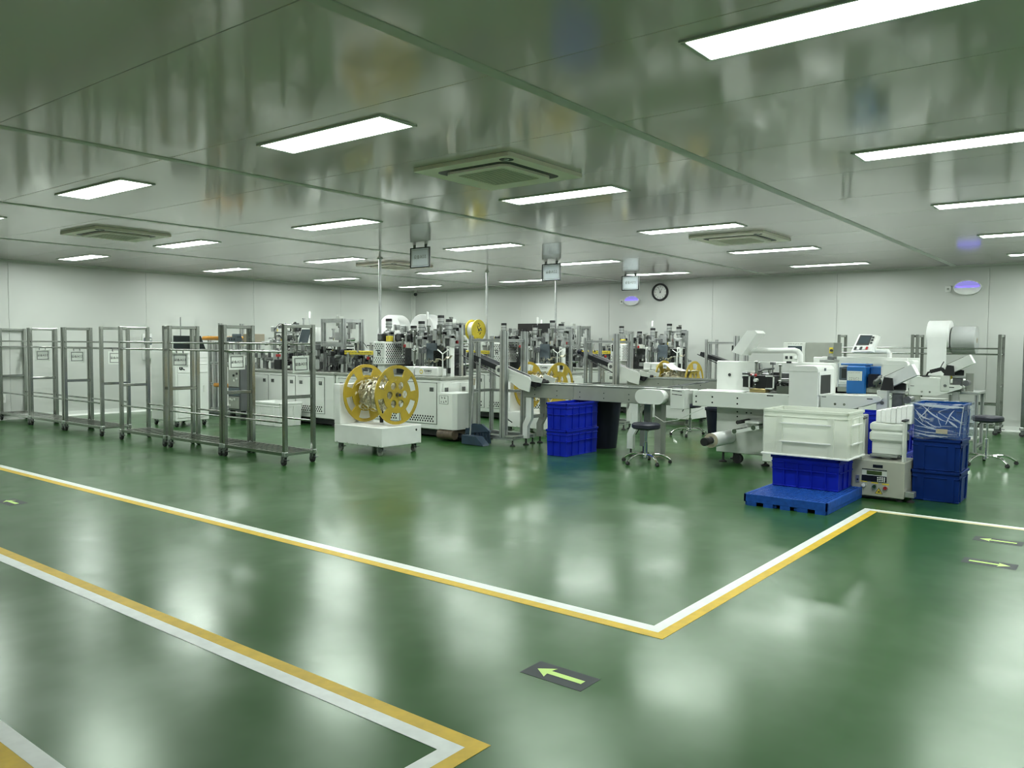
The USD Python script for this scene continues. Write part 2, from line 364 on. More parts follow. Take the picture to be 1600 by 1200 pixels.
# floor marking tapes
def tape(label, pts, m, name='floor_tape'):
    single(name, MB().prism(Polygon(pts), 2, .0003, .0016), m, label, 'floor tape', (pts[0][0], pts[0][1], 0))
W, cr, cr2 = YW-.03, 3.833, 2.035
tape('white floor tape bordering the machine area, bent at the foremost corner', [(3.755, W), (3.833, W), (3.833, 2.035), (7.82, 2.035), (7.82, 1.97), (3.755, 1.97)], 'tape_white')
tape('yellow floor tape on the aisle side of the machine area white tape', [(3.68, W), (3.754, W), (3.754, 1.969), (7.82, 1.969), (7.82, 1.905), (3.68, 1.905)], 'tape_yellow')
tape('thin white floor tape running off to the right past the stacked blue crates', [(7.825, 2.035), (7.905, 2.035), (7.905, -4), (7.845, -4), (7.845, 1.9), (7.825, 1.9)], 'tape_white')
tape('thin cream floor tape along the lower edge of the right white tape', [(7.79, 1.90), (7.844, 1.90), (7.844, -4), (7.79, -4)], 'tape_cream')
tape('yellow floor tape with a pointed corner at the bottom of the picture', [(2.288, W), (2.288, 1.886), (X0+.05, 1.886), (X0+.05, 1.950), (2.216, 1.950), (2.216, W)], 'tape_yellow')
tape('white floor tape inside the pointed yellow corner at the bottom', [(2.215, W), (2.215, 1.951), (X0+.05, 1.951), (X0+.05, 2.02), (2.14, 2.02), (2.14, W)], 'tape_white')
tape('white floor tape crossing the bottom left corner of the picture', [(1.155, W), (1.225, W), (1.225, 2.5), (1.155, 2.5)], 'tape_white')
tape('yellow floor tape in the bottom left corner beside white tape', [(1.08, W), (1.154, W), (1.154, 2.5), (1.08, 2.5)], 'tape_yellow')
def floor_arrow(cx, cy, d, label, m='sticker'):
    t = Thing('floor_arrow', label, 'floor sticker', (cx, cy, 0), 'arrow stickers on the floor')
    t.part('backing', B(cx-.082, cx+.082, cy-.166, cy+.166, .0003, .0012), m)
    a = Polygon([(0, .125), (.055, .05), (.018, .058), (.018, -.125), (-.018, -.125), (-.018, .058), (-.055, .05)])
    a = affinity.translate(affinity.scale(a, 1, d, origin=(0, 0)), cx, cy)
    t.part('arrow_mark', MB().prism(a, 2, .0013, .002), 'arrow')
floor_arrow(2.977, 2.052, 1, 'dark floor sticker with light green arrow, the foremost and largest one')
floor_arrow(3.005, 8.25, 1, 'dark floor sticker with green arrow at the left edge of the picture')
floor_arrow(7.235, .88, 1, 'floor sticker with arrow pointing left, the farther of the pair on the right')
floor_arrow(6.44, .83, -1, 'floor sticker with arrow pointing right, the nearer of the pair on the right')
# ------------------------------------------------------------------ shared small parts
def caster(t, x, y, z_top, r=.04, m='rubber', lock=True):
    """swivel caster under a corner: bracket part with its wheel as sub-part"""
    k = MB().box(x-.028, x+.028, y-.03, y+.03, z_top-.008, z_top, .002)
    k.box(x-.026, x-.021, y-.018, y+.03, r, z_top-.005).box(x+.021, x+.026, y-.018, y+.03, r, z_top-.005)
    if lock: k.box(x-.02, x+.02, y-.075, y-.02, r+.025, r+.035, .003)
    p = t.part('caster', k, 'steel_dark')
    w = MB().cyl((x-.017, y+.012, r), (x+.017, y+.012, r), r, 16)
    t.part('wheel', w, m, p)
def foot(t, x, y, z_top, r=.035):
    k = MB().lathe([(0, 0), (r, 0), (r, .012), (r*.45, .028), (r*.3, .03), (r*.3, z_top), (0, z_top)], (x, y, 0), 14)
    t.part('levelling_foot', k, 'rubber')
def profile(t, p, q, w=.06, m='alu', name='post'):
    """extruded aluminium post or rail with dark slots"""
    p, q = np.array(p, float), np.array(q, float)
    pa = t.part(name, MB().bar(p, q, w, w), m)
    d = (q-p)/np.linalg.norm(q-p); g = MB(); a = np.cross(d, [0, 0, 1]) if abs(d[2]) < .95 else np.array([0, 1., 0]); a /= np.linalg.norm(a); c = np.cross(a, d)
    for n, o in ((a, c), (-a, c), (c, a), (-c, a)):
        e = n*(w/2+.0006); s = o*w*.09
        g.raw([p+e-s, p+e+s, q+e+s, q+e-s], [(0,1,2),(0,2,3)])
    t.part('slot', g, 'alu_dark', pa); return pa

# ------------------------------------------------------------------ stainless trolleys
RL, RD = 1.33, .47
def trolley(x, y, label):
    t = Thing('trolley_rack', label, 'trolley rack', (x, y, 0))
    pw = .05
    for yy in (y+pw/2, y+RL-pw/2):
        for xx in (x+pw/2, x+RD-pw/2):
            t.part('post', B(xx-pw/2, xx+pw/2, yy-pw/2, yy+pw/2, .115, 1.72, .004), 'steel')
        t.part('top_bar', B(x+pw, x+RD-pw, yy-.018, yy+.018, 1.675, 1.715, .004), 'steel')
        t.part('middle_bar', B(x+pw, x+RD-pw, yy-.015, yy+.015, .81, .85, .004), 'steel')
        t.part('hanging_bar', B(x+pw, x+RD-pw, yy-.01, yy+.01, 1.37, 1.39, .003), 'steel')
    for xx in (x+pw/2, x+RD-pw/2):
        for z in (1.48, 1.38, .52):
            t.part('rail', C((xx, y+pw, z), (xx, y+RL-pw, z), .0125, 12), 'steel')
        t.part('base_rail', B(xx-.02, xx+.02, y-.015, y+RL+.015, .115, .155, .004), 'steel')
    for yy in (y+.02, y+RL-.02): t.part('base_bar', B(x+pw, x+RD-pw, yy-.015, yy+.015, .118, .152, .004), 'steel')
    for k in range(12):
        yy = y+.09+k*(RL-.18)/11
        t.part('slat', B(x+pw-.005, x+RD-pw+.005, yy-.0145, yy+.0145, .135, .157, .003), 'steel')
    for yy in (y+.035, y+RL-.035):
        for xx in (x+.02, x+RD-.02): caster(t, xx, yy, .115, .04)
    for xx in (x+.02, x+RD-.02):
        for yy in (y+.02, y+RL-.02): t.part('corner_bracket', B(xx-.03, xx+.03, yy-.03, yy+.03, .105, .165, .008), 'alu')
    return t
TX = 5.99
rack0 = trolley(TX, 8.20, 'stainless trolley rack nearest the camera in the left row, first A03 sign')
for y, lab in ((9.555, 'stainless trolley rack second in the left row, between two A03 signs'),
               (10.97, 'stainless trolley rack third in the left row, with the farthest A03 sign'),
               (12.87, 'stainless trolley rack fourth in the left row, with the nearest A02 sign'),
               (14.225, 'stainless trolley rack fifth in the left row, with the middle A02 sign'),
               (15.575, 'stainless trolley rack at the far left end against the wall, last A02 sign')):
    rack0.dup((0, y-8.20, 0), lab)
for y, lab in ((3.36, 'stainless rack by the right wall, behind the tilted control panel'),
               (2.00, 'stainless rack by the right wall carrying two large film rolls'),
               (.35, 'stainless rack by the right wall, cut off by the right edge')):
    rack0.dup((15.95-TX, y-8.20, 0), lab)
# signs hung on the trolley ends
def hang_sign(x, y, txt, label, tilt=0.):
    t = Thing('hanging_sign', label, 'sign', (x, y, 1.37))
    w, h = .245, .205; z0 = 1.335-h
    def R(mb):
        v, f = mb.mesh(); p = np.array([x, y, 1.335]); c, s = math.cos(tilt), math.sin(tilt); d = v-p
        return np.c_[d[:,0]*c-d[:,2]*s, d[:,1], d[:,0]*s+d[:,2]*c]+p, f
    t.part('sign_board', R(B(x-w/2, x+w/2, y-.006, y, z0, z0+h, .002)), 'paper')
    fr = MB(); i = .026
    for a, b in ((i, i+.006), (i+.008, i+.011)):
        fr.box(x-w/2+a, x+w/2-a, y-.008, y-.005, z0+a, z0+b).box(x-w/2+a, x+w/2-a, y-.008, y-.005, z0+h-b, z0+h-a)
        fr.box(x-w/2+a, x-w/2+b, y-.008, y-.005, z0+a, z0+h-a).box(x+w/2-b, x+w/2-a, y-.008, y-.005, z0+a, z0+h-a)
    t.part('frame_line', R(fr), 'steel_dark')
    tx = MB(); text_at(tx, txt, .034, (x, y-.0065, z0+h*.5), (1, 0, 0), (0, 0, 1)); t.part('lettering', R(tx), 'ink')
    cl = MB()
    for s in (-1, 1): cl.box(x+s*.05-.004, x+s*.05+.004, y-.008, y+.012, 1.325, 1.395)
    cl.box(x-.05, x+.05, y-.004, y, 1.36, 1.366)
    t.part('hook', cl, 'steel_dark')
for y, tx, lab, ti in ((8.205, '设备A03', 'white framed A03 sign hung on the nearest trolley end', .03),
                   (9.56, '设备A03', 'white framed A03 sign on the second trolley end', .01),
                   (10.975, '设备A03', 'white framed A03 sign in front of the white cabinet with black panel', -.02),
                   (12.875, '设备A02', 'white framed A02 sign nearest to the A03 signs', -.01),
                   (14.23, '设备A02', 'white framed A02 sign in the middle of three', .0),
                   (15.58, '设备A02', 'white framed A02 sign farthest to the left', .015)):
    hang_sign(TX+.235, y-.01, tx, lab, ti)

# ------------------------------------------------------------------ signs hung from the ceiling
def ceiling_sign(x, y, txt, label):
    t = Thing('ceiling_sign', label, 'sign', (x, y, CZ)); w, z1, z0 = .41, 2.955, 2.65
    t.part('frame', MB().prism(sbox(y-w/2, z0, y+w/2, z1).difference(sbox(y-w/2+.013, z0+.013, y+w/2-.013, z1-.013)), 0, x-.012, x+.012), 'ink')
    t.part('sign_board', B(x-.004, x+.004, y-w/2+.014, y+w/2-.014, z0+.014, z1-.014), 'backlit')
    ln = MB(); a = .035
    for zz in (z0+a, z1-a): ln.box(x-.0062, x-.0045, y-w/2+a, y+w/2-a, zz-.004, zz+.004)
    for yy in (y-w/2+a, y+w/2-a): ln.box(x-.0062, x-.0045, yy-.004, yy+.004, z0+a, z1-a)
    t.part('frame_line', ln, 'joint')
    tx = MB(); text_at(tx, txt, .05, (x-.0048, y, (z0+z1)/2+.01), (0, -1, 0), (0, 0, 1)); t.part('lettering', tx, 'panelgrey')
    for s in (-1, 1): t.part('hanger', B(x-.01, x+.01, y+s*.12-.022, y+s*.12+.022, z1-.005, CZ-.001, .003), 'steel_dark')
ceiling_sign(8.92, 8.81, '设备A03', 'square white A03 sign hanging from the ceiling, leftmost of three')
ceiling_sign(12.10, 8.62, '设备A02', 'square white A02 sign hanging from the ceiling, middle of three')
ceiling_sign(15.09, 8.70, '设备A01', 'square white A01 sign hanging from the ceiling beside the clock')
# air pipes coming down to the machines
for x, y, z0, lab in ((9.9, 10.77, .966, 'thin vertical air pipe from ceiling to the front A03 machine'),
                  (12.95, 10.86, .966, 'thin vertical air pipe from ceiling, middle of three'),
                  (15.6, 10.98, .966, 'thin vertical air pipe from ceiling, rightmost, behind the A02 sign')):
    t = Thing('air_pipe', lab, 'pipe', (x, y, z0))
    t.part('pipe', C((x, y, z0), (x, y, CZ-.002), .024, 12), 'alu')
    t.part('ceiling_flange', MB().lathe([(.024, CZ-.03), (.05, CZ-.02), (.05, CZ-.002), (.024, CZ-.002)], (x, y, 0), 16), 'joint')

# ------------------------------------------------------------------ wall fittings
def uvlamp(y, z, label, half):
    x = XW; t = Thing('insect_lamp', label, 'wall lamp', (x, y, z)); a, b = half
    th = np.linspace(0, 2*np.pi, 40, endpoint=False); el = Polygon([(y+a*math.cos(k), z+b*math.sin(k)) for k in th])
    up = el.intersection(sbox(y-1, z+.012, y+1, z+1)).buffer(-.012); lo = el.intersection(sbox(y-1, z-1, y+1, z-.012))
    t.part('back_shell', MB().prism(el, 0, x-.03, x-.001), 'white2')
    t.part('lower_cover', MB().prism(lo, 0, x-.085, x-.03), 'white2')
    t.part('glow_panel', MB().prism(up, 0, x-.05, x-.03), 'uv_dim')
    t.part('tube', C((x-.062, y-a*.82, z+.018), (x-.062, y+a*.82, z+.018), .011, 10), 'uv')
    t.part('rim', MB().prism(el.difference(el.buffer(-.012)), 0, x-.075, x-.03), 'white2')
    s = Thing('wall_socket', 'small square wall socket left of the ' + ('right' if y < 5 else 'small left') + ' violet wall lamp', 'socket', (x, y+a+.10, z-.02))
    s.part('plate', B(x-.012, x-.001, y+a+.05, y+a+.15, z-.07, z+.04, .004), 'trimw'); s.part('outlet', B(x-.014, x-.011, y+a+.08, y+a+.12, z-.035, z+.005, .001), 'panelgrey')
uvlamp(2.68, 2.59, 'large oval violet-glowing wall lamp on the right wall', (.225, .135))
uvlamp(9.67, 2.54, 'small oval violet-glowing wall lamp below the A01 ceiling sign', (.20, .115))
t = Thing('wall_clock', 'round black-rimmed wall clock with white dial', 'clock', (XW, 8.94, 2.715)); cy, cz_, x = 8.94, 2.715, XW
t.part('rim', MB().lathe([(.16, 0), (.20, 0), (.205, .03), (.20, .062), (.175, .065), (.165, .04), (.16, .04)], (0, 0, 0), 36, 0).raw([], []) if False else (lambda m: (np.c_[x-.001-m[0][:, 0], cy+m[0][:, 1], cz_+m[0][:, 2]], m[1][:, ::-1]))(MB().lathe([(.16, 0), (.20, 0), (.205, .03), (.20, .062), (.175, .065), (.165, .04), (.16, .04)], (0, 0, 0), 36, 0).mesh()), 'black')
t.part('dial', C((x-.002, cy, cz_), (x-.022, cy, cz_), .172, 36), 'white2')
for h in range(1, 13):
    a = h*math.pi/6; n = MB(); text_at(n, str(h), .03, (x-.0225, cy-.132*math.sin(a), cz_+.132*math.cos(a)), (0, -1, 0), (0, 0, 1)); t.part('numeral', n, 'ink')
def hand(a, L, w):
    d = np.array([0, -math.sin(a), math.cos(a)]); o = np.array([x-.028, cy, cz_]); t.part('hand', MB().bar(o-d*.03, o+d*L, w, .002), 'ink')
hand(math.radians(336), .125, .009); hand(math.radians(28), .085, .013)
t.part('hub', C((x-.02, cy, cz_), (x-.034, cy, cz_), .012, 14), 'ink')
t = Thing('security_camera', 'small dome security camera in the far corner under the ceiling', 'camera', (16.72, 16.70, 2.95))
t.part('mount', B(16.69, 16.76, 16.68, 16.74, 2.93, CZ-.001, .006), 'white2'); t.part('camera_body', MB().sphere((16.72, 16.70, 2.90), .05), 'ink')
t = Thing('cable_duct', 'narrow vertical cable duct down the far corner', 'duct', (16.80, 16.88, 0)); t.part('duct', B(16.76, 16.80, 16.89, 16.918, .1, 2.94, .004), 'trimw')
t = Thing('wall_socket', 'white double socket low on the left wall at the picture edge', 'socket', (6.0, YW, .4))
t.part('plate', B(5.93, 6.10, YW-.014, YW-.001, .32, .48, .005), 'white2')
for k in (5.975, 6.055): t.part('outlet', B(k-.022, k+.022, YW-.017, YW-.013, .37, .43, .002), 'offwhite')
t = Thing('soap_dispenser', 'white and grey dispenser unit on the left wall behind the trolleys', 'dispenser', (8.85, YW, 1.4))
t.part('backing', B(8.75, 8.96, YW-.02, YW-.001, 1.10, 1.66, .006), 'white2'); t.part('cartridge', B(8.78, 8.93, YW-.09, YW-.02, 1.42, 1.58, .02), 'bluegrey')
t.part('tray', B(8.80, 8.99, YW-.11, YW-.02, 1.12, 1.36, .015), 'offwhite'); t.part('label_mark', B(8.80, 8.91, YW-.093, YW-.089, 1.51, 1.56, .001), 'paper')

# ------------------------------------------------------------------ crates and bins
def crate(x0, x1, y0, y1, z0, h, m, label, style='grid', taper=.02, cat='crate', group=None, name='crate', nx=5, ny=3):
    t = Thing(name, label, cat, ((x0+x1)/2, (y0+y1)/2, z0), group); z1 = z0+h; w = .006
    def ring(z, o): return np.array([(x0-o, y0-o, z), (x1+o, y0-o, z), (x1+o, y1+o, z), (x0-o, y1+o, z)])
    a, b = ring(z0, -taper), ring(z1, -.012); ai, bi = ring(z0+w, -taper-w), ring(z1, -.012-w)
    v = np.vstack([a, b, ai, bi]); f = []
    for i in range(4):
        j = (i+1) % 4
        f += [(i, j, 4+j), (i, 4+j, 4+i), (8+j, 8+i, 12+i), (8+j, 12+i, 12+j), (4+i, 4+j, 12+j), (4+i, 12+j, 12+i)]
    f += [(0, 2, 1), (0, 3, 2), (8, 9, 10), (8, 10, 11)]
    t.part('body', (v, np.array(f)), m, smooth=False)
    rim = MB()
    for zz, hh, o in ((z1-.028, .028, .0), (z1-.075, .012, -.006)):
        rim.box(x0-o, x1+o, y0-o, y0-o+.016, zz, zz+hh, .003).box(x0-o, x1+o, y1+o-.016, y1+o, zz, zz+hh, .003)
        rim.box(x0-o, x0-o+.016, y0-o, y1+o, zz, zz+hh, .003).box(x1+o-.016, x1+o, y0-o, y1+o, zz, zz+hh, .003)
    t.part('rim', rim, m)
    bt = MB().box(x0+taper-.004, x1-taper+.004, y0+taper-.004, y1-taper+.004, z0+.001, z0+.014, .003); t.part('base_lip', bt, m)
    # ribs
    def side(axis, at, lo, hi, sgn, n):
        zb, zt = z0+.01, z1-.06
        for k in range(1, n):
            c = lo+(hi-lo)*k/n
            if style == 'panel' and k not in (1, n-1): continue
            wd = .005 if style == 'grid' else .03
            p = at-sgn*taper; q = at-sgn*.012
            r = MB()
            if axis == 1: r.raw([(c-wd, p, zb), (c+wd, p, zb), (c+wd, p+sgn*.013, zb), (c-wd, p+sgn*.013, zb), (c-wd, q, zt), (c+wd, q, zt), (c+wd, q+sgn*.011, zt), (c-wd, q+sgn*.011, zt)], [(0,1,5),(0,5,4),(1,2,6),(1,6,5),(2,3,7),(2,7,6),(3,0,4),(3,4,7)])
            else: r.raw([(p, c-wd, zb), (p, c+wd, zb), (p+sgn*.013, c+wd, zb), (p+sgn*.013, c-wd, zb), (q, c-wd, zt), (q, c+wd, zt), (q+sgn*.011, c+wd, zt), (q+sgn*.011, c-wd, zt)], [(0,1,5),(0,5,4),(1,2,6),(1,6,5),(2,3,7),(2,7,6),(3,0,4),(3,4,7)])
            t.part('rib', r, m, smooth=False)
        if style == 'grid':
            zz = z0+h*.55; e = at-sgn*(taper*.45+.006); r = MB()
            if axis == 1: r.box(lo+.03, hi-.03, min(e, e+sgn*.015), max(e, e+sgn*.015), zz, zz+.008)
            else: r.box(min(e, e+sgn*.015), max(e, e+sgn*.015), lo+.03, hi-.03, zz, zz+.008)
            t.part('rib', r, m, smooth=False)
    side(1, y0, x0, x1, -1, nx); side(1, y1, x0, x1, 1, nx); side(0, x0, y0, y1, -1, ny); side(0, x1, y0, y1, 1, ny)
    return t
crate(8.87, 9.67, 6.05, 6.39, 0, .355, 'blue', 'bright blue plastic crate under the long conveyor, bottom of its stack')
crate(8.87, 9.67, 6.05, 6.39, .356, .36, 'blue', 'bright blue plastic crate under the long conveyor, top of its stack')
crate(7.94, 8.41, 2.28, 2.95, .111, .31, 'blue', 'bright blue plastic crate on the flat pallet under a white tub', nx=3, ny=5)
wc = crate(7.90, 8.44, 2.20, 3.02, .422, .455, 'milky', 'large milky white tub stacked on a blue crate', style='panel', taper=.008, cat='tub', name='tub', nx=4, ny=5)
fl_ = MB(); X0_, X1_, Y0_, Y1_ = 7.888, 8.452, 2.188, 3.032
fl_.box(X0_, X0_+.02, Y0_, Y1_, .424, .442, .004).box(X1_-.02, X1_, Y0_, Y1_, .424, .442, .004).box(X0_+.02, X1_-.02, Y0_, Y0_+.02, .424, .442, .004).box(X0_+.02, X1_-.02, Y1_-.02, Y1_, .424, .442, .004)
wc.part('bottom_flange', fl_, 'mask_white')
for z_ in (.56, .74): wc.part('rib', MB().box(7.893, 7.905, 2.36, 2.85, z_, z_+.012).box(7.99, 8.36, 2.192, 2.206, z_, z_+.012), 'mask_white')
m_ = MB(); rng = random.Random(5)
single('mask_pile', m_.box(7.97, 8.37, 2.27, 2.95, .44, .69, .05), 'mask_white', 'pale heap of folded white goods filling the milky tub', 'masks', (8.17, 2.61, .44), kind='stuff')
crate(8.68, 9.14, 1.38, 1.82, 0, .30, 'blue_dark', 'dark blue crate at the bottom of the stack beside the beige machine', style='panel', nx=5, ny=5)
crate(8.68, 9.14, 1.38, 1.82, .301, .31, 'blue_dark', 'dark blue crate in the middle of the stack beside the beige machine', style='panel', nx=5, ny=5)
crate(8.68, 9.14, 1.38, 1.82, .612, .34, 'blue_mid', 'blue crate wrapped in clear film, top of the right stack', style='panel', nx=5, ny=5)
crate(9.06, 9.50, 1.95, 2.50, 0, .40, 'blue', 'blue crate behind the beige machine, lower one', nx=3, ny=4)
crate(9.06, 9.50, 1.95, 2.50, .401, .40, 'blue', 'blue crate behind the beige machine, upper one', nx=3, ny=4)
crate(8.70, 9.20, 12.05, 12.88, 0, .42, 'white2', 'white plastic tub standing on the floor before the white cabinets', style='panel', taper=.03, cat='tub', name='tub', nx=3, ny=4)
# clear film over the top right crate
def film():
    x0, x1, y0, y1 = 8.66, 9.16, 1.36, 1.84; n = 120; v = []; rows = 22
    per = []
    for k in range(n):
        s = k/n*4; e = int(s); u = s-e
        per.append([(x0+(x1-x0)*u, y0), (x1, y0+(y1-y0)*u), (x1-(x1-x0)*u, y1), (x0, y1-(y1-y0)*u)][e])
    per = np.array(per); c = per.mean(0); d = per-c; d /= np.linalg.norm(d, axis=1)[:, None]
    for r in range(rows):
        if r < 4: z = .90+r*.02; off = -.055+r*.012
        else: z = .962-(r-4)*.0205; off = .004
        p = np.c_[per+d*off, np.full(n, z)]
        nz = meshkit.fbm(p*[9, 9, 14], 3, 7); p[:, :2] += d*((nz-.45)*.034)[:, None]*(1 if r >= 4 else .4)
        if r == rows-1: p[:, 2] += (meshkit.noise(p*7, 3)-.5)*.06
        v.append(p)
    v = np.vstack(v); f = []
    for r in range(rows-1):
        for k in range(n):
            j = (k+1) % n; f += [(r*n+k, r*n+j, (r+1)*n+j), (r*n+k, (r+1)*n+j, (r+1)*n+k)]
    return v, np.array(f)
t = Thing('plastic_film', 'crinkled clear plastic film draped around the top right blue crate', 'plastic film', (8.91, 1.6, .6)); t.part('sheet', film(), 'film', smooth=True)
g = random.Random(77)
def fold(p0, p1, sag, w, x=8.648):
    m = MB(); pts = []
    for u in np.linspace(0, 1, 12): pts.append(np.array([x+g.uniform(-.004, .004), p0[0]+(p1[0]-p0[0])*u, p0[1]+(p1[1]-p0[1])*u-sag*math.sin(math.pi*u)+g.uniform(-.003, .003)]))
    for i, (a, b) in enumerate(zip(pts[:-1], pts[1:])): ww = w*math.sin(math.pi*(i+.8)/12.5); m.bar(a, b, .004, max(.0015, ww))
    t.part('fold', m, 'film_fold')
fold((1.83, .955), (1.37, .93), .012, .030); fold((1.37, .95), (1.40, .66), -.01, .045); fold((1.83, .95), (1.82, .70), .0, .022)
for p0, p1, sg, w in (((1.80, .90), (1.66, .80), .02, .016), ((1.74, .945), (1.52, .79), .02, .014), ((1.66, .93), (1.76, .80), .01, .008), ((1.45, .90), (1.52, .76), -.02, .012), ((1.50, .80), (1.42, .74), .0, .02), ((1.82, .83), (1.60, .72), .03, .009), ((1.80, .74), (1.45, .70), .01, .010), ((1.82, .70), (1.42, .665), .012, .008), ((1.70, .79), (1.56, .735), .02, .008), ((1.60, .86), (1.56, .74), .01, .006), ((1.48, .85), (1.40, .80), .01, .012), ((1.81, .67), (1.50, .64), .01, .012), ((1.78, .86), (1.72, .77), -.01, .008)): fold(p0, p1, sg, w)
t.part('sticker', B(8.635, 8.640, 1.50, 1.60, .67, .715), 'tan')
# flat blue pallet
t = Thing('pallet', 'flat blue slotted plastic pallet on the floor', 'pallet', (7.85, 2.57, 0)); x0, x1, y0, y1, pz = 7.33, 8.46, 2.20, 2.97, .11
for yy in np.linspace(y0+.04, y1-.04, 4): t.part('runner', B(x0+.02, x1-.02, yy-.035, yy+.035, 0, .05, .004), 'blue_pallet')
ed = MB()
ed.box(x0, x0+.02, y0, y1, .035, pz, .003).box(x1-.02, x1, y0, y1, .035, pz, .003).box(x0, x1, y0, y0+.02, .035, pz, .003).box(x0, x1, y1-.02, y1, .035, pz, .003)
for k in range(5):
    ed.box(x0, x0+.02, y0+.02+k*(y1-y0-.14)/4, y0+.11+k*(y1-y0-.14)/4, 0, .036)
t.part('edge', ed, 'blue_pallet')
dk = MB(); dk.box(x0+.01, x1-.01, y0+.01, y1-.01, .075, .088)
n1, n2 = 44, 26
for k in range(n1): xx = x0+.02+(x1-x0-.04)*k/(n1-1); dk.box(xx-.005, xx+.005, y0+.01, y1-.01, .088, pz-.002)
for k in range(n2): yy = y0+.02+(y1-y0-.04)*k/(n2-1); dk.box(x0+.01, x1-.01, yy-.005, yy+.005, .088, pz-.001)
rg = random.Random(3)
for k in range(200): xx, yy = rg.uniform(x0+.03, x1-.04), rg.uniform(y0+.03, y1-.04); dk.box(xx-.011, xx+.011, yy-.012, yy+.012, .088, pz-rg.uniform(.001, .004))
t.part('slotted_deck', dk, 'blue_pallet', kind='stuff', smooth=False)
# navy rubbish bins
def bin_(x, y, r0, r1, h, label):
    t = Thing('rubbish_bin', label, 'bin', (x, y, 0))
    t.part('body', MB().lathe([(0, 0), (r0, 0), (r0, .02), (r1, h-.03), (r1-.01, h-.03), (r0-.01, .03), (0, .03)], (x, y, 0), 28), 'navy')
    t.part('rim', MB().lathe([(r1-.012, h-.04), (r1+.014, h-.04), (r1+.014, h), (r1-.004, h), (r1-.012, h-.03)], (x, y, 0), 28), 'navy')
bin_(10.14, 6.28, .21, .27, .70, 'tall navy blue rubbish bin behind the blue crates under the conveyor')
bin_(12.05, 5.30, .17, .22, .52, 'small black rubbish bin left of the film roll')

# ------------------------------------------------------------------ stools
def stool(x, y, h, ang, label, base=.27, seat_r=.185):
    t = Thing('stool', label, 'stool', (x, y, 0))
    t.part('seat', MB().lathe([(0, h-.075), (seat_r-.02, h-.075), (seat_r, h-.058), (seat_r, h-.02), (seat_r-.02, h-.003), (0, h)], (x, y, 0), 32), 'navy_seat')
    t.part('seat_plate', B(x-.07, x+.07, y-.07, y+.07, h-.092, h-.075, .003), 'steel_dark')
    t.part('piston', C((x, y, .09), (x, y, h-.09), .014, 12), 'chrome')
    t.part('column', MB().lathe([(0, .06), (.034, .06), (.034, .10), (.026, .12), (.026, h*.52), (.022, h*.53), (.0, h*.53)], (x, y, 0), 16), 'chrome')
    t.part('height_lever', MB().tube([(x, y, h-.08), (x-.06, y+.07, h-.085), (x-.085, y+.10, h-.15)], .007), 'black')
    for k in range(5):
        a = ang+k*2*math.pi/5; d = np.array([math.cos(a), math.sin(a)]); pts = []
        for s in np.linspace(0, 1, 7): pts.append((x+d[0]*(.025+s*(base-.025)), y+d[1]*(.025+s*(base-.025)), .105+.03*math.sin(s*2.2)-.085*s**2.5))
        leg = t.part('leg', MB().tube(pts, .014, 8), 'chrome')
        e = pts[-1]; cs = MB().cyl((e[0], e[1], .05), (e[0], e[1], .02), .014, 10).cyl((e[0]-d[1]*.018, e[1]+d[0]*.018, .022), (e[0]+d[1]*.018, e[1]-d[0]*.018, .022), .022, 12)
        t.part('caster', cs, 'rubber', leg)
stool(9.10, 4.99, .515, .35, 'round navy stool with chrome star base before the conveyor', .31, .18)
stool(12.40, 5.98, .55, .9, 'stool with chrome star base half hidden behind the conveyor', .31)
stool(11.95, 1.62, .625, .2, 'black round stool at the right edge beside the wrapped crates', .36, .185)
# ------------------------------------------------------------------ mask machines (three parallel lines)
def holes(y0, y1, z0, z1, nx, nz, x, r, axis=0, skip=None):
    """perforations: dark sunk discs in staggered rows"""
    m = MB()
    for j in range(nz):
        for i in range(nx-(j % 2)):
            a = y0+(y1-y0)*(i+.5*(j % 2))/(nx-1); z = z0+(z1-z0)*j/max(1, nz-1)
            if skip and skip(a, z): continue
            if axis == 0: m.cyl((x+.002, a, z), (x-.0012, a, z), r, 7)
            else: m.cyl((a, x+.002, z), (a, x-.0012, z), r, 7)
    return m
def cabinet(t, x0, x1, y0, y1, doors, end_doors=0, zb=.13, zt=.92):
    t.part('cabinet', B(x0, x1, y0, y1, zb, zt, .012), 'white')
    t.part('plinth', B(x0+.06, x1-.06, y0+.06, y1-.06, .03, zb), 'black')
    t.part('worktop', B(x0-.012, x1+.012, y0-.012, y1+.012, zt, zt+.045, .006), 'panelgrey')
    n = len(doors)
    for a, b, vent in doors:
        d = t.part('door', B(x0-.014, x0-.001, a, b, .22, .87, .004), 'white')
        t.part('gap_shadow', B(x0-.003, x0+.001, a-.006, b+.006, .214, .877), 'dark_gap', d)
        for yy in (a+.10, b-.10):
            t.part('door_handle', B(x0-.022, x0-.012, yy-.042, yy+.042, .735, .80, .004), 'steel_dark', d)
            t.part('latch', B(x0-.027, x0-.02, yy-.026, yy+.026, .765, .785, .002), 'steel', d)
        if vent: t.part('vent_hole', holes(a+.07, b-.07, .262, .335, 12, 3, x0-.0145, .016), 'black', d, kind='stuff')
    w = (x1-x0-.08)/max(1, end_doors)
    for k in range(end_doors):
        a, b = x0+.05+k*w, x0+.02+(k+1)*w
        d = t.part('door', B(a, b, y0-.014, y0-.001, .22, .87, .004), 'white')
        t.part('door_handle', B((a+b)/2-.12-.04, (a+b)/2-.12+.04, y0-.022, y0-.012, .735, .80, .004), 'steel_dark', d)
    for xx in (x0+.08, x1-.08):
        for yy in (y0+.10, (y0+y1)/2, y1-.10):
            foot(t, xx, yy, zb, .045)
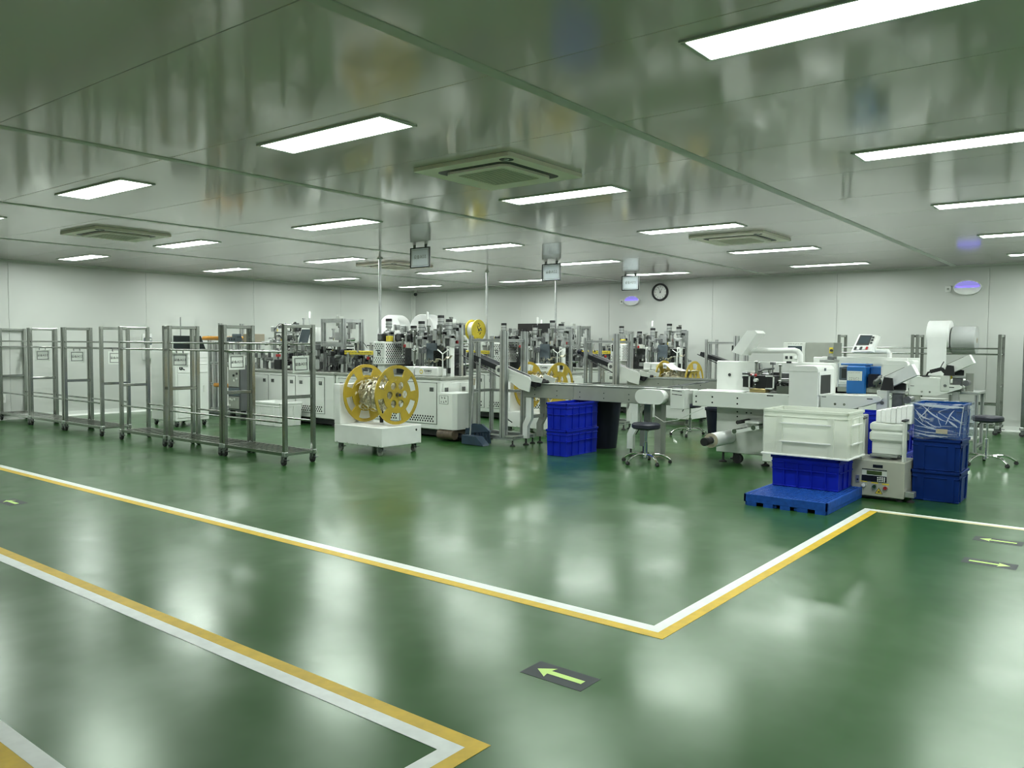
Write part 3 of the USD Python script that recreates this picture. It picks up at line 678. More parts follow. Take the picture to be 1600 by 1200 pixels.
def horn(t, x, y, z0, z1, r=.052, cap='black', base=True):
    h = z1-z0
    p = t.part('ultrasonic_horn', MB().lathe([(0, z0), (r*.7, z0), (r*.7, z0+h*.35), (r, z0+h*.4), (r, z1-.045), (r*.96, z1-.045), (0, z1-.045)], (x, y, 0), 16), 'alu')
    t.part('horn_cap', MB().lathe([(0, z1-.045), (r*1.06, z1-.045), (r*1.06, z1-.004), (r, z1), (0, z1)], (x, y, 0), 16), cap, p)
    b = MB()
    for z in (z0+h*.42, z0+h*.62): b.lathe([(r, z), (r*1.08, z), (r*1.08, z+.012), (r, z+.012)], (x, y, 0), 16)
    t.part('clamp_ring', b, 'steel_dark', p)
    if base:
        g = MB().box(x-.05, x+.05, y-.085, y-.05, z0-.16, z0+.05, .006).box(x-.05, x+.05, y+.05, y+.085, z0-.16, z0+.05, .006).box(x-.05, x+.05, y-.085, y+.085, z0-.02, z0+.03, .006)
        t.part('horn_bracket', g, 'alu')
def motor(t, x, y, z, s=.12, m='black'):
    p = t.part('motor', B(x-s/2, x+s/2, y-s/2, y+s/2, z, z+s, .012), m)
    t.part('motor_face', MB().cyl((x-s/2-.004, y, z+s/2), (x-s/2, y, z+s/2), s*.36, 18), 'alu_dark', p)
def clutter(t, x0, x1, y0, y1, z0, z1, n, seed, dark=.5):
    """rollers, air cylinders, brackets, plates and hoses of the mechanism, each a part"""
    g = random.Random(seed); U = g.uniform
    for k in range(n):
        x, y = U(x0, x1), U(y0, y1); z = z0+(z1-z0)*g.random()**1.5; q = g.random()
        if q < .20:
            L = U(.10, .30); t.part('roller', MB().cyl((x, y, z), (x+L, y, z), U(.012, .035), 12), g.choice(['steel', 'chrome', 'rubber', 'alu']))
        elif q < .38:
            h = U(.10, .26); r = U(.014, .026)
            p = t.part('air_cylinder', MB().cyl((x, y, z), (x, y, z+h), r, 12).box(x-r*1.2, x+r*1.2, y-r*1.2, y+r*1.2, z+h, z+h+.025, .003).box(x-r*1.2, x+r*1.2, y-r*1.2, y+r*1.2, z-.02, z, .003), g.choice(['alu', 'steel']))
            t.part('rod', C((x, y, z-.07), (x, y, z-.018), r*.35, 8), 'chrome', p)
        elif q < .60:
            w, h = U(.05, .16), U(.05, .22)
            t.part('bracket', MB().box(x, x+.012, y-w/2, y+w/2, z, z+h, .003).box(x, x+U(.05, .12), y-w/2, y-w/2+.012, z, z+h*.9, .003), g.choice(['alu', 'alu', 'alu', 'steel_dark', 'offwhite']))
        elif q < .76:
            w, h = U(.06, .2), U(.08, .28); zz = max(z0, z-h/2)
            w *= .7; h *= .8; t.part('plate', B(x, x+.015, y-w/2, y+w/2, zz, zz+h, .003), g.choice(['steel_dark', 'alu', 'black', 'alu_dark']))
        elif q < .86: motor(t, x, y, z, U(.06, .11), g.choice(['black', 'steel_dark']))
        elif q < .94:
            a = U(0, 6.28); L = U(.12, .28)
            pts = [(x+math.cos(a)*L*s, y+math.sin(a)*L*s, z+.12*math.sin(s*math.pi)) for s in np.linspace(0, 1, 6)]
            t.part('hose', MB().tube(pts, .006, 6), g.choice(['black', 'black', 'bluegrey']))
        else:
            t.part('sensor', B(x-.015, x+.015, y-.022, y+.022, z, z+.05, .004), g.choice(['yellow_bright', 'black', 'red', 'white']))
def beacon(t, x, y, z0, z1, m='white2'):
    p = t.part('beacon', C((x, y, z0), (x, y, z1), .009, 8), 'alu'); t.part('beacon_lens', MB().lathe([(0, z1-.02), (.022, z1-.02), (.022, z1+.10), (0, z1+.11)], (x, y, 0), 12), m, p)

def make_front(dx, dy, label):
    t = Thing('mask_machine', label, 'machine', (9.35, 8.75, 0))
    x0, x1, y0, y1 = 9.35, 10.25, 8.78, 11.32; zt = .965
    cabinet(t, x0, x1, y0, y1, [(8.86, 9.62, True), (9.70, 10.46, True), (10.54, 11.24, True)], 2)
    # perforated cover with emblem
    a0, a1, b0, b1 = 9.46, 9.95, 10.18, 10.47
    pc = MB().add(trimesh.convex.convex_hull(np.vstack([trimesh.creation.icosphere(1, .02).vertices+[x, y, z] for x in (a0+.02, a1-.02) for y in (b0+.02, b1-.02) for z in (1.15, 1.50)])))
    p = t.part('perforated_cover', pc, 'white2')
    t.part('perforation', holes(b0+.04, b1-.04, 1.175, 1.475, 5, 10, a0-.0005, .011, 0, lambda a, z: 1.26 < z < 1.40), 'ink', p, kind='stuff')
    t.part('perforation', holes(a0+.045, a1-.035, 1.175, 1.475, 10, 11, b0-.0005, .0135, 1), 'ink', p, kind='stuff')
    e = MB(); text_at(e, 'R', .10, (a0-.001, b0+.13, 1.33), (0, -1, 0), (0, 0, 1), bold=True); e.bar((a0-.002, b0+.215, 1.372), (a0-.002, b0+.13, 1.372), .003, .012)
    t.part('emblem', e, 'ink', p)
    t.part('pedestal', B(9.52, 9.80, 10.24, 10.42, zt, 1.135, .006), 'offwhite')
    for x, y in ((9.62, 10.40), (9.72, 10.05), (9.85, 9.96)): motor(t, x, y, 1.53, .13)
    t.part('yellow_block', B(9.60, 9.70, 10.22, 10.30, 1.525, 1.62, .005), 'yellow_bright'); t.part('yellow_block', B(9.62, 9.70, 10.48, 10.52, 1.53, 1.64, .004), 'yellow_bright')
    t.part('rear_wall', B(10.12, 10.15, 8.95, 10.95, zt, 1.42, .004), 'steel_dark')
    t.part('bridge_plate', B(9.70, 10.0, 8.85, 10.9, 1.44, 1.465, .003), 'steel_dark')
    for x, y, z0, z1 in ((9.70, 10.33, 1.66, 1.915), (9.70, 9.545, 1.58, 1.865), (9.80, 9.20, 1.66, 1.96), (9.70, 8.925, 1.60, 1.89), (10.02, 10.05, 1.60, 1.80)): horn(t, x, y, z0, z1)
    for y, w in ((9.645, .055), (9.455, .03), (8.90, .045)):
        c = t.part('column', B(9.66, 9.76, y-w, y+w, zt, 1.455, .006), 'white'); t.part('column_slot', B(9.652, 9.662, y-.008, y+.008, zt+.05, 1.42), 'alu_dark', c)
    for y in (9.53, 9.39): t.part('guide_rail', B(9.69, 9.73, y-.016, y+.016, zt, 1.44, .004), 'steel_dark')
    t.part('side_plate', B(9.66, 9.68, 9.17, 9.40, 1.13, 1.50, .004), 'bluegrey')
    for z in (1.18, 1.30, 1.44): t.part('screw', C((9.657, 9.20, z), (9.66, 9.20, z), .008, 8), 'steel_dark')
    fb = t.part('feed_box', B(9.40, 9.62, 8.89, 9.42, zt, 1.125, .02), 'white2'); t.part('feed_box', B(9.40, 9.60, 9.44, 9.60, zt, 1.12, .008), 'white2')
    t.part('logo_disc', MB().lathe([(.016, 0), (.036, 0), (.036, .003), (.016, .003)], (0, 0, 0), 20, 0).raw([], []) if False else C((9.3985, 9.255, 1.04), (9.3965, 9.255, 1.04), .036, 20), 'yellow_bright', fb)
    t.part('logo_inner', C((9.397, 9.255, 1.04), (9.3955, 9.255, 1.04), .022, 16), 'white2', fb)
    e = MB(); text_at(e, 'TIANKE', .034, (9.3985, 9.11, 1.055), (0, -1, 0), (0, 0, 1), bold=True); t.part('lettering', e, 'ink', fb)
    e = MB(); scribble(e, -.06, .05, 0, 1, .022, random.Random(4), (9.3985, 9.11, 1.008), (0, -1, 0), (0, 0, 1)); t.part('small_print', e, 'ink', fb)
    t.part('rod', C((9.52, 9.20, 1.12), (9.52, 9.20, 1.26), .012, 10), 'steel'); t.part('acrylic_guard', B(9.50, 9.506, 8.80, 9.08, 1.10, 1.38), 'acrylic')
    t.part('guard_rod', MB().tube([(9.46, 8.84, zt), (9.46, 8.84, 1.33), (9.46, 8.95, 1.40)], .010).tube([(9.46, 8.84, 1.33), (9.46, 8.72, 1.40)], .010), 'white2')
    st = MB(); pts = [(9.50+.03*math.sin(i*.9), 9.15-.075*i/2, 1.19+.028*math.sin(i*1.5)+.008*i) for i in range(14)]
    for q, w in zip(pts[:-1], pts[1:]): st.bar(q, w, .06, .004)
    t.part('foil_strip', st, 'foil')
    t.part('gantry', MB().bar((9.9, 9.34, zt), (9.9, 9.34, 1.80), .05, .05).bar((9.9, 8.84, zt), (9.9, 8.84, 1.80), .05, .05).bar((9.9, 9.36, 1.78), (9.9, 8.82, 1.78), .05, .05), 'alu')
    clutter(t, 9.50, 10.0, 8.85, 9.95, 1.00, 1.44, 60, 11); clutter(t, 9.65, 10.02, 8.85, 10.4, 1.47, 1.72, 55, 12); clutter(t, 9.45, 10.05, 10.5, 11.25, zt+.02, 1.38, 50, 13)
    beacon(t, 10.05, 9.75, 1.44, 1.93)
    # tail: yellow scale bar leading to the cover
    t.part('scale_bar', B(9.50, 9.55, 10.50, 11.32, 1.29, 1.36, .006), 'yellow_bright')
    e = MB()
    for k in range(34): e.box(9.4985, 9.5005, 10.56+k*.021, 10.566+k*.021, 1.318, 1.345 if k % 5 == 0 else 1.335)
    t.part('scale_marks', e, 'ink', kind='stuff'); t.part('bar_knob', C((9.525, 11.36, 1.325), (9.525, 11.26, 1.325), .055, 18), 'navy')
    return t
front0 = make_front(0, 0, 'white mask machine with perforated cover and horns, nearest, behind the yellow reel')

def make_rear(label):
    t = Thing('mask_former', label, 'machine', (9.35, 11.36, 0)); x0, x1, y0, y1 = 9.35, 10.30, 11.36, 14.08; zt = .965
    cabinet(t, x0, x1, y0, y1, [(11.62, 12.38, True), (12.46, 13.24, False), (13.30, 14.02, False)], 0)
    def uframe(ya, yb, z1, x=9.62, w=.07, dep=.42):
        for xx in (x, x+dep):
            profile(t, (xx, ya, zt), (xx, ya, z1), w, name='frame_post'); profile(t, (xx, yb, zt), (xx, yb, z1), w, name='frame_post')
            t.part('frame_beam', MB().bar((xx, ya+w/2, z1-w/2), (xx, yb-w/2, z1-w/2), w, w), 'alu')
        for yy in (ya, yb): t.part('frame_beam', MB().bar((x+w/2, yy, z1-w/2), (x+dep-w/2, yy, z1-w/2), w*.8, w*.8), 'alu')
    uframe(11.42, 11.98, 1.93); uframe(12.9, 13.55, 1.70, 9.7, .03, .3)
    for (ya, yb, z1) in ((11.40, 11.95, 1.46), (12.2, 12.9, 1.40)):
        t.part('cross_beam', MB().bar((9.6, ya, z1), (9.6, yb, z1), .06, .07), 'alu')
        for yy in (ya, yb): t.part('beam_leg', MB().bar((9.6, yy, zt), (9.6, yy, z1), .05, .05), 'alu')
    h = t.part('hmi_box', (lambda m: (m[0], m[1]))(MB().prism(Polygon([(9.52, 1.44), (9.74, 1.44), (9.74, 1.78), (9.62, 1.78)]), 1, 12.16, 12.62).mesh()), 'white2')
    dd = np.array([.10, 0, .34]); dd /= np.linalg.norm(dd)
    scn = MB(); o = np.array([9.53, 12.60, 1.475]); nrm = np.array([-.34, 0, .10])/np.hypot(.34, .10)*.006
    scn.raw([o+nrm, o+[0, -.27, 0]+nrm, o+[0, -.27, 0]+dd*.28+nrm, o+dd*.28+nrm, o-nrm, o+[0, -.27, 0]-nrm, o+[0, -.27, 0]+dd*.28-nrm, o+dd*.28-nrm], [(0,1,2),(0,2,3),(0,4,5),(0,5,1),(1,5,6),(1,6,2),(2,6,7),(2,7,3),(3,7,4),(3,4,0)])
    t.part('screen', scn, 'screen', h); t.part('label_plate', B(9.555, 9.565, 12.20, 12.30, 1.55, 1.60), 'panelgrey', h)
    t.part('rear_wall', B(10.1, 10.13, 11.5, 13.9, zt, 1.30, .004), 'steel_dark')
    t.part('sheet_table', B(9.55, 9.95, 11.5, 13.8, 1.50, 1.515, .003), 'alu')
    t.part('motor_box', B(9.42, 9.62, 13.02, 13.22, zt+.02, 1.17, .01), 'black'); t.part('red_label', B(9.41, 9.422, 13.0, 13.14, 1.22, 1.27, .003), 'red')
    clutter(t, 9.42, 10.05, 11.4, 13.95, zt+.02, 1.48, 170, 21); clutter(t, 9.55, 9.95, 12.5, 13.7, 1.52, 1.80, 45, 22); clutter(t, 9.60, 10.0, 11.45, 12.0, 1.50, 1.85, 14, 23)
    beacon(t, 9.8, 12.62, 1.5, 1.98)
    return t
rear0 = make_rear('long white machine with crowded rollers and framed screen behind the trolleys')

def make_tank(label):
    t = Thing('dust_box', label, 'dust box', (9.2, 8.45, 0)); 
    t.part('body', MB().prism(Polygon([(9.12, 8.62), (9.12, 8.32), (9.18, 8.27), (9.62, 8.27), (9.62, 8.68), (9.18, 8.68)]), 2, .18, .735), 'white')
    t.part('notice', B(9.116, 9.12, 8.40, 8.59, .57, .70), 'paper')
    e = MB()
    for q in (.573, .697): e.box(9.114, 9.1165, 8.405, 8.585, q-.002, q+.002)
    for q in (8.405, 8.585): e.box(9.114, 9.1165, q-.002, q+.002, .573, .697)
    scribble(e, -.05, .03, 0, 1, .045, random.Random(2), (9.1155, 8.495, .645), (0, -1, 0), (0, 0, 1)); scribble(e, -.07, .05, 0, 1, .045, random.Random(9), (9.1155, 8.495, .59), (0, -1, 0), (0, 0, 1))
    t.part('notice_print', e, 'ink')
    t.part('blower', MB().cyl((9.16, 8.30, .10), (9.16, 8.62, .10), .075, 16).box(9.16, 9.55, 8.34, 8.62, .02, .17, .02), 'brown')
    t.part('pump', MB().cyl((9.30, 8.22, .07), (9.30, 8.34, .07), .05, 14).box(9.34, 9.42, 8.24, 8.34, 0, .05), 'black')
    for y in (8.34, 8.60): foot(t, 9.56, y, .18)
    return t
tank0 = make_tank('white chamfered dust collection box with notice, beside the broom')

def make_outfeed(label, flabel):
    t = Thing('post_frame', flabel, 'frame', (9.55, 7.79, 0)); xa, xb, ya, yb = 9.31, 9.80, 8.11, 7.47
    for x, y, z, w in ((xa, ya, 1.62, .05), (xa, yb, 1.69, .09), (xb, ya, 1.62, .05), (xb, yb, 1.69, .08), (9.48, ya, 1.58, .05)): profile(t, (x, y, .12), (x, y, z), w)
    profile(t, (xa, ya-.03, 1.55), (xa, yb+.05, 1.55), .045, name='rail'); profile(t, (xb, ya-.03, 1.55), (xb, yb+.05, 1.55), .045, name='rail')
    for y in (ya, yb): profile(t, (xa+.03, y, 1.55), (xb-.03, y, 1.55), .04, name='rail')
    profile(t, (xa+.03, ya, .78), (xb-.03, ya, .78), .045, name='rail'); profile(t, (xb, ya-.03, .78), (xb, yb+.05, .78), .045, name='rail')
    for x in (xa, xb): profile(t, (x, ya+.05, .12), (x, yb-.20, .12), .06, name='base_rail')
    for y in (ya, yb-.15): profile(t, (xa+.03, y, .12), (xb-.03, y, .12), .05, name='base_rail')
    for x in (xa, xb):
        for y in (ya+.02, yb-.17): foot(t, x, y, .10, .04)
    t.part('sensor_box', B(9.33, 9.39, 7.30+.22, 7.58, 1.38, 1.50, .006), 'black')
    t.part('cable', MB().tube([(9.35, 7.52, .85), (9.35, 7.56, .66), (9.36, 7.52, .48), (9.38, 7.44, .38), (9.40, 7.38, .34)], .008, 6), 'black')
    c = Thing('outfeed_belt', label, 'conveyor', (9.58, 7.7, 1.0))
    p, q = np.array([9.56, 8.30, 1.335]), np.array([9.56, 6.97, .905]); d = (q-p)/np.linalg.norm(q-p); n = np.cross([1, 0, 0], d); n = n*np.sign(n[2])
    c.part('belt', MB().bar(p, q, .20, .05), 'belt')
    for s in (-1, 1):
        c.part('side_rail', MB().bar(p+[s*.115, 0, -.005], q+[s*.115, 0, -.005], .025, .075), 'belt' if s < 0 else 'alu')
    c.part('rod', C(p+[-.2, .03, -.02], p+[-.2, -.75, -.34], .008, 8), 'black')
    g = Polygon([(7.80, 1.165), (7.77, 1.19), (7.62, 1.165), (7.18, 1.03), (7.15, .99), (7.18, .82), (7.36, .86), (7.52, .955), (7.77, 1.055), (7.80, 1.09)])
    g = affinity.translate(g, -.13, -.012); c.part('side_guard', MB().prism(g, 0, 9.36, 9.385), 'white')
    gs = MB()
    for za, zb in ((1.145, 1.115), (1.06, 1.03)): gs.bar((9.359, 7.57, za-.012), (9.359, 7.43, zb-.012), .004, .012)
    c.part('guard_slot', gs, 'ink'); c.part('guard_hole', C((9.358, 7.61, 1.108), (9.361, 7.61, 1.108), .032, 16), 'alu_dark')
    for k in range(3): c.part('belt_roller', C((9.42, 6.97+k*.06, .945+k*.02), (9.72, 6.97+k*.06, .945+k*.02), .024, 12), 'rubber')
    c.part('end_plate', MB().prism(Polygon([(7.08, .965), (6.86, .94), (6.84, 1.0), (7.04, 1.06)]), 0, 9.40, 9.415).prism(Polygon([(7.08, .965), (6.86, .94), (6.84, 1.0), (7.04, 1.06)]), 0, 9.73, 9.745), 'offwhite')
    c.part('support_leg', MB().bar((9.80-.06, 8.0, .80), (9.80-.06, 8.0, 1.2), .03, .03).bar((9.80-.06, 7.45, .80), (9.74, 7.45, 1.02), .03, .03), 'alu')
    return t, c
frame0, belt0 = make_outfeed('black sloping outfeed belt with white side guard, inside the nearest post frame', 'aluminium post frame around the nearest sloping belt, right of the broom')

# film rolls on the machine backs, and the little yellow spool
def film_roll(x, y, z, r, w, label, hub='steel_dark'):
    t = Thing('film_roll', label, 'roll', (x, y, z))
    t.part('roll', MB().lathe([(.05, 0), (r-.01, 0), (r, .01), (r, w-.01), (r-.01, w), (.05, w), (.05, 0)], (x, y, z), 40, 0), 'roll_paper')
    t.part('core', MB().lathe([(.03, -.01), (.05, -.01), (.05, w+.01), (.03, w+.01), (.03, -.01)], (x, y, z), 18, 0), 'tan')
    t.part('shaft', C((x-.06, y, z), (x+w+.06, y, z), .028, 12), hub)
    return t
r1 = film_roll(10.36, 11.02, 1.70, .315, .28, 'white film roll behind the nearest machine, left one beside the pipe')
r2 = film_roll(10.36, 10.20, 1.70, .315, .28, 'white film roll behind the nearest machine, right one')
t = Thing('roll_stand', 'grey stand holding the two white film rolls behind the nearest machine', 'stand', (10.5, 10.6, 0))
for x in (10.32, 10.68):
    t.part('upright', B(x-.014, x+.014, 10.14, 10.26, 0, 1.66, .004), 'alu'); t.part('upright', B(x-.014, x+.014, 10.96, 11.08, 0, 1.66, .004), 'alu')
    t.part('foot_bar', B(x-.02, x+.02, 9.9, 11.3, 0, .05, .004), 'alu')

# instances of the line for the two machines behind
SH = ((3.10, -.05), (6.12, -1.0))
for (dx, dy), w in zip(SH, ('middle', 'far right')):
    front0.dup((dx, dy, 0), {'middle': 'white mask machine of the middle line, in front of the black guard panel', 'far right': 'white mask machine with horns against the right wall, below the clock'}[w])
    rear0.dup((dx, dy, 0), f'long white roller machine of the {w} line, mostly hidden behind')
    tank0.dup((dx, dy, 0), f'white dust box of the {w} line behind the conveyors')
    frame0.dup((dx, dy, 0), f'aluminium post frame around the sloping belt of the {w} line')
    belt0.dup((dx, dy, 0), f'black sloping outfeed belt with white guard in the {w} post frame')
t = Thing('guard_panel', 'large black panel standing behind the horns of the middle machine', 'panel', (13.38, 9.9, .96))
t.part('panel', B(13.385, 13.40, 9.42, 10.38, 1.35, 1.92, .004), 'black')
for y in (9.5, 10.3): t.part('support', B(13.365, 13.385, y-.02, y+.02, .966, 1.5, .003), 'alu_dark')
t = Thing('yellow_spool', 'small bright yellow spool standing high behind the nearest post frame', 'spool', (12.75, 10.95, 1.7))
t.part('spool_flange', MB().lathe([(.03, 0), (.215, 0), (.215, .02), (.03, .02)], (12.75, 10.90, 1.78), 32, 1), 'yellow_bright'); t.part('spool_flange', MB().lathe([(.03, 0), (.215, 0), (.215, .02), (.03, .02)], (12.75, 11.08, 1.78), 32, 1), 'yellow_bright')
t.part('wound_strip', C((12.75, 10.92, 1.78), (12.75, 11.08, 1.78), .17, 28), 'white2')
e = MB(); rg = random.Random(8)
for k in range(9):
    a = rg.uniform(0, 6.28); r = rg.uniform(.02, .12); e.bar((12.75+r*math.cos(a), 10.897, 1.78+r*math.sin(a)), (12.75+r*math.cos(a)+rg.uniform(-.06, .06), 10.897, 1.78+r*math.sin(a)+rg.uniform(-.05, .05)), .006, .012)
t.part('spool_spokes', e, 'ink'); t.part('spool_post', MB().cyl((12.75, 10.86, 1.78), (12.75, 11.16, 1.78), .02, 10).bar((12.75, 11.14, .966), (12.75, 11.14, 1.80), .04, .04), 'alu')

# ------------------------------------------------------------------ reel carts
def annular(r0, r1, a0, a1, n=10):
    a = np.linspace(a0, a1, n); return Polygon([(r1*math.cos(k), r1*math.sin(k)) for k in a]+[(r0*math.cos(k), r0*math.sin(k)) for k in a[::-1]])
def make_cart(label, rlabel):
    t = Thing('reel_cart', label, 'cart', (7.68, 8.38, 0)); x0, x1, y0, y1 = 7.31, 8.05, 7.92, 8.88
    t.part('base_box', B(x0, x1, y0, y1, .12, .375, .006), 'white2'); t.part('back_box', B(x0, x1-.12, 8.76, y1, .376, .93, .006), 'white2')
    t.part('axle_post', B(7.84, 7.88, 8.50, 8.54, .376, .60, .004), 'black'); t.part('cable_hole', C((x0+.64, y0-.001, .31), (x0+.64, y0+.002, .31), .016, 12), 'black')
    s = MB()
    for yy in np.linspace(y0+.06, y1-.06, 5): s.cyl((x0-.002, yy, .135), (x0+.001, yy, .135), .006, 8)
    t.part('screw', s, 'steel_dark', kind='stuff')
    for x in (x0+.06, x1-.06):
        for y in (y0+.08, y1-.08): caster(t, x, y, .12, .042, 'panelgrey')
    r = Thing('scrap_reel', rlabel, 'reel', (7.70, 8.35, .79)); cx, cz, R = 7.70, .795, .405
    P = lambda g: affinity.translate(g, cx, cz)
    disc = Point(0, 0).buffer(R, quad_segs=16)
    win = [annular(R*.62, R*.89, k*math.pi/3-.31+.45, k*math.pi/3+.31+.45) for k in range(6)]
    small = [affinity.translate(Point(0, 0).buffer(.052), .14*math.cos(k*math.pi/3), .14*math.sin(k*math.pi/3)) for k in range(6)]
    r.part('flange', MB().prism(P(disc.difference(unary_union(win+small+[Point(0, 0).buffer(.035)]))), 1, 8.03, 8.045), 'yellow')
    r.part('flange', MB().prism(P(disc.difference(unary_union(win))), 1, 8.66, 8.675), 'yellow')
    r.part('axle', C((cx, 7.98, cz), (cx, 8.76, cz), .022, 12), 'steel')
    r.part('hub', C((cx, 8.05, cz), (cx, 8.655, cz), .06, 18), 'tan')
    g = random.Random(31); w = MB()
    for k in range(520):
        a = g.uniform(0, 6.283); rr = g.uniform(.13, .235); y = g.uniform(8.07, 8.64); L = g.uniform(.05, .11); t0 = g.uniform(-.6, .6)
        p = np.array([cx+rr*math.cos(a), y, cz+rr*math.sin(a)]); tn = np.array([-math.sin(a), g.uniform(-1.2, 1.2), math.cos(a)]); tn /= np.linalg.norm(tn)
        up = np.array([math.cos(a), 0, math.sin(a)])*math.cos(t0)+np.array([0, 1, 0])*math.sin(t0); sd = np.cross(tn, up)*g.uniform(.008, .02)
        b = p+tn*L*.5+np.array([math.cos(a), 0, math.sin(a)])*.012; c = p+tn*L
        w.raw([p-sd, p+sd, b+sd, b-sd, c+sd*.6, c-sd*.6], [(0,1,2),(0,2,3),(3,2,4),(3,4,5)])
    w.cyl((cx, 8.06, cz), (cx, 8.65, cz), .15, 16)
    r.part('wound_scrap', w, 'foil', kind='stuff', smooth=False)
    return t, r
cart0, reel0 = make_cart('white wheeled reel cart in front of the nearest machine', 'big yellow reel with windows, wound with scrap, on the nearest white cart')
cart0.dup((3.28, -.40, 0), 'white reel cart behind the blue crates and conveyor'); reel0.dup((3.28, -.40, 0), 'yellow scrap reel showing above the long conveyor, left of the second belt')
cart0.dup((6.50, -1.26, 0), 'white reel cart seen under the conveyor behind the stool'); reel0.dup((6.50, -1.26, 0), 'yellow scrap reel far behind the conveyor, its tops seen beside a white sheet')
t = Thing('white_sheet', 'crumpled white sheet material lying between the far yellow reel discs', 'sheet', (14.1, 7.1, .9))
v = []; nx_, ny_ = 14, 10
for i in range(nx_):
    for j in range(ny_):
        y = 7.33-.62*i/(nx_-1); x = 13.92+.4*j/(ny_-1); v.append((x, y, 1.03+.10*math.exp(-((y-7.3)/.12)**2)+.03*meshkit.noise(np.array([x*9, y*9, 0.]))-.05*(7.33-y)))
f = [(i*ny_+j, i*ny_+j+1, (i+1)*ny_+j+1) for i in range(nx_-1) for j in range(ny_-1)]+[(i*ny_+j, (i+1)*ny_+j+1, (i+1)*ny_+j) for i in range(nx_-1) for j in range(ny_-1)]
t.part('sheet', (np.array(v), np.array(f)), 'mask_white', smooth=True)
# ------------------------------------------------------------------ left end: cabinet, unwinding stand, switch panel
t = Thing('control_cabinet', 'white wheeled cabinet with dark sloping panel behind the A03 trolleys', 'cabinet', (7.8, 13.7, 0)); x0, x1, y0, y1 = 7.46, 8.10, 13.30, 14.12
t.part('body', B(x0, x1, y0, y1, .10, 1.34, .012), 'white')
for z0, z1 in ((.95, 1.08), (1.09, 1.20), (1.21, 1.32)): t.part('drawer', B(x0+.04, x1-.04, y0-.012, y0-.001, z0, z1, .004), 'white2')
d = t.part('door', B(x0+.04, x1-.04, y0-.012, y0-.001, .16, .93, .005), 'white'); t.part('door_handle', B(x1-.12, x1-.09, y0-.022, y0-.011, .60, .72, .005), 'offwhite', d)
t.part('warning_mark', MB().lathe([(.012, 0), (.035, 0), (.035, .002), (.012, .002)], (x0+.10, y0-.015, 1.03), 16, 1).bar((x0+.10, y0-.014, 1.03), (x0+.17, y0-.014, 1.00), .003, .02), 'ink')
t.part('sloping_panel', MB().prism(Polygon([(x0+.02, 1.345), (x1-.02, 1.345), (x1-.12, 1.60), (x0+.02, 1.60)]), 1, y0+.05, y0+.09), 'black_screen')
t.part('panel_back', MB().prism(Polygon([(y0+.095, 1.345), (y0+.5, 1.345), (y0+.14, 1.60), (y0+.095, 1.60)]), 0, x0+.04, x1-.14), 'white')
t.part('antenna', C((x0+.28, y0+.3, 1.345), (x0+.28, y0+.3, 1.93), .008, 8), 'steel_dark')
for x in (x0+.06, x1-.06):
    for y in (y0+.06, y1-.06): caster(t, x, y, .10, .035)
t = Thing('unwinding_stand', 'grey profile stand with orange roller shafts behind the trolleys', 'stand', (9.7, 15.0, 0))
for x, y, z in ((9.5, 15.55, 1.62), (9.5, 15.15, 1.88), (9.5, 14.55, 1.56), (10.0, 15.55, 1.62), (10.0, 15.15, 1.88), (10.0, 14.55, 1.56), (9.5, 15.35, 1.5)): profile(t, (x, y, .05), (x, y, z), .07)
for z in (.10, .62, 1.05):
    profile(t, (9.5, 15.5, z), (9.5, 14.6, z), .05, name='rail'); profile(t, (10.0, 15.5, z), (10.0, 14.6, z), .05, name='rail')
for y in (15.55, 14.55): profile(t, (9.53, y, .10), (9.97, y, .10), .05, name='rail')
for z, a, b in ((1.57, 15.72, 14.88), (.60, 15.30, 14.80)):
    for x in (9.46, 9.9): t.part('orange_shaft', C((x, a, z), (x, b, z), .042, 16), 'orange')
t.part('valve_block', B(9.42, 9.55, 14.45, 14.85, 1.50, 1.60, .01), 'bluegrey'); t.part('valve_block', B(9.42, 9.52, 14.42, 14.62, 1.60, 1.66, .01), 'bluegrey')
for k in range(4): t.part('valve_port', C((9.415, 14.80-k*.09, 1.55), (9.425, 14.80-k*.09, 1.55), .022, 12), 'ink')
t.part('tan_box', B(9.55, 9.85, 14.12, 14.42, 1.48, 1.66, .006), 'tan'); clutter(t, 9.5, 9.95, 14.5, 15.3, .9, 1.5, 26, 41); t.part('floor_base', B(9.4, 10.1, 14.3, 15.8, .0, .06, .01), 'steel_dark')
t = Thing('switch_panel', 'grey electrical switch panel with breakers between trolley and white cabinets', 'panel', (8.95, 13.85, 0)); x0, y0, y1 = 8.92, 13.55, 13.98
t.part('frame', B(x0, x0+.14, y0, y1, .18, 1.05, .008), 'alu_dark'); t.part('legs', MB().box(x0+.02, x0+.12, y0+.02, y0+.06, 0, .19).box(x0+.02, x0+.12, y1-.06, y1-.02, 0, .19), 'black')
for z0, z1, m in ((.22, .45, 'panelgrey'), (.47, .62, 'bluegrey'), (.64, 1.0, 'panelgrey')):
    p = t.part('module', B(x0-.02, x0-.001, y0+.05, y1-.03, z0, z1, .006), m)
    for k in range(4): g = random.Random(int(z0*100)+k); yy = g.uniform(y0+.08, y1-.08); zz = g.uniform(z0+.04, z1-.04); t.part('switch', B(x0-.035, x0-.019, yy-.022, yy+.022, zz-.02, zz+.02, .004), g.choice(['offwhite', 'black', 'paper']), p)

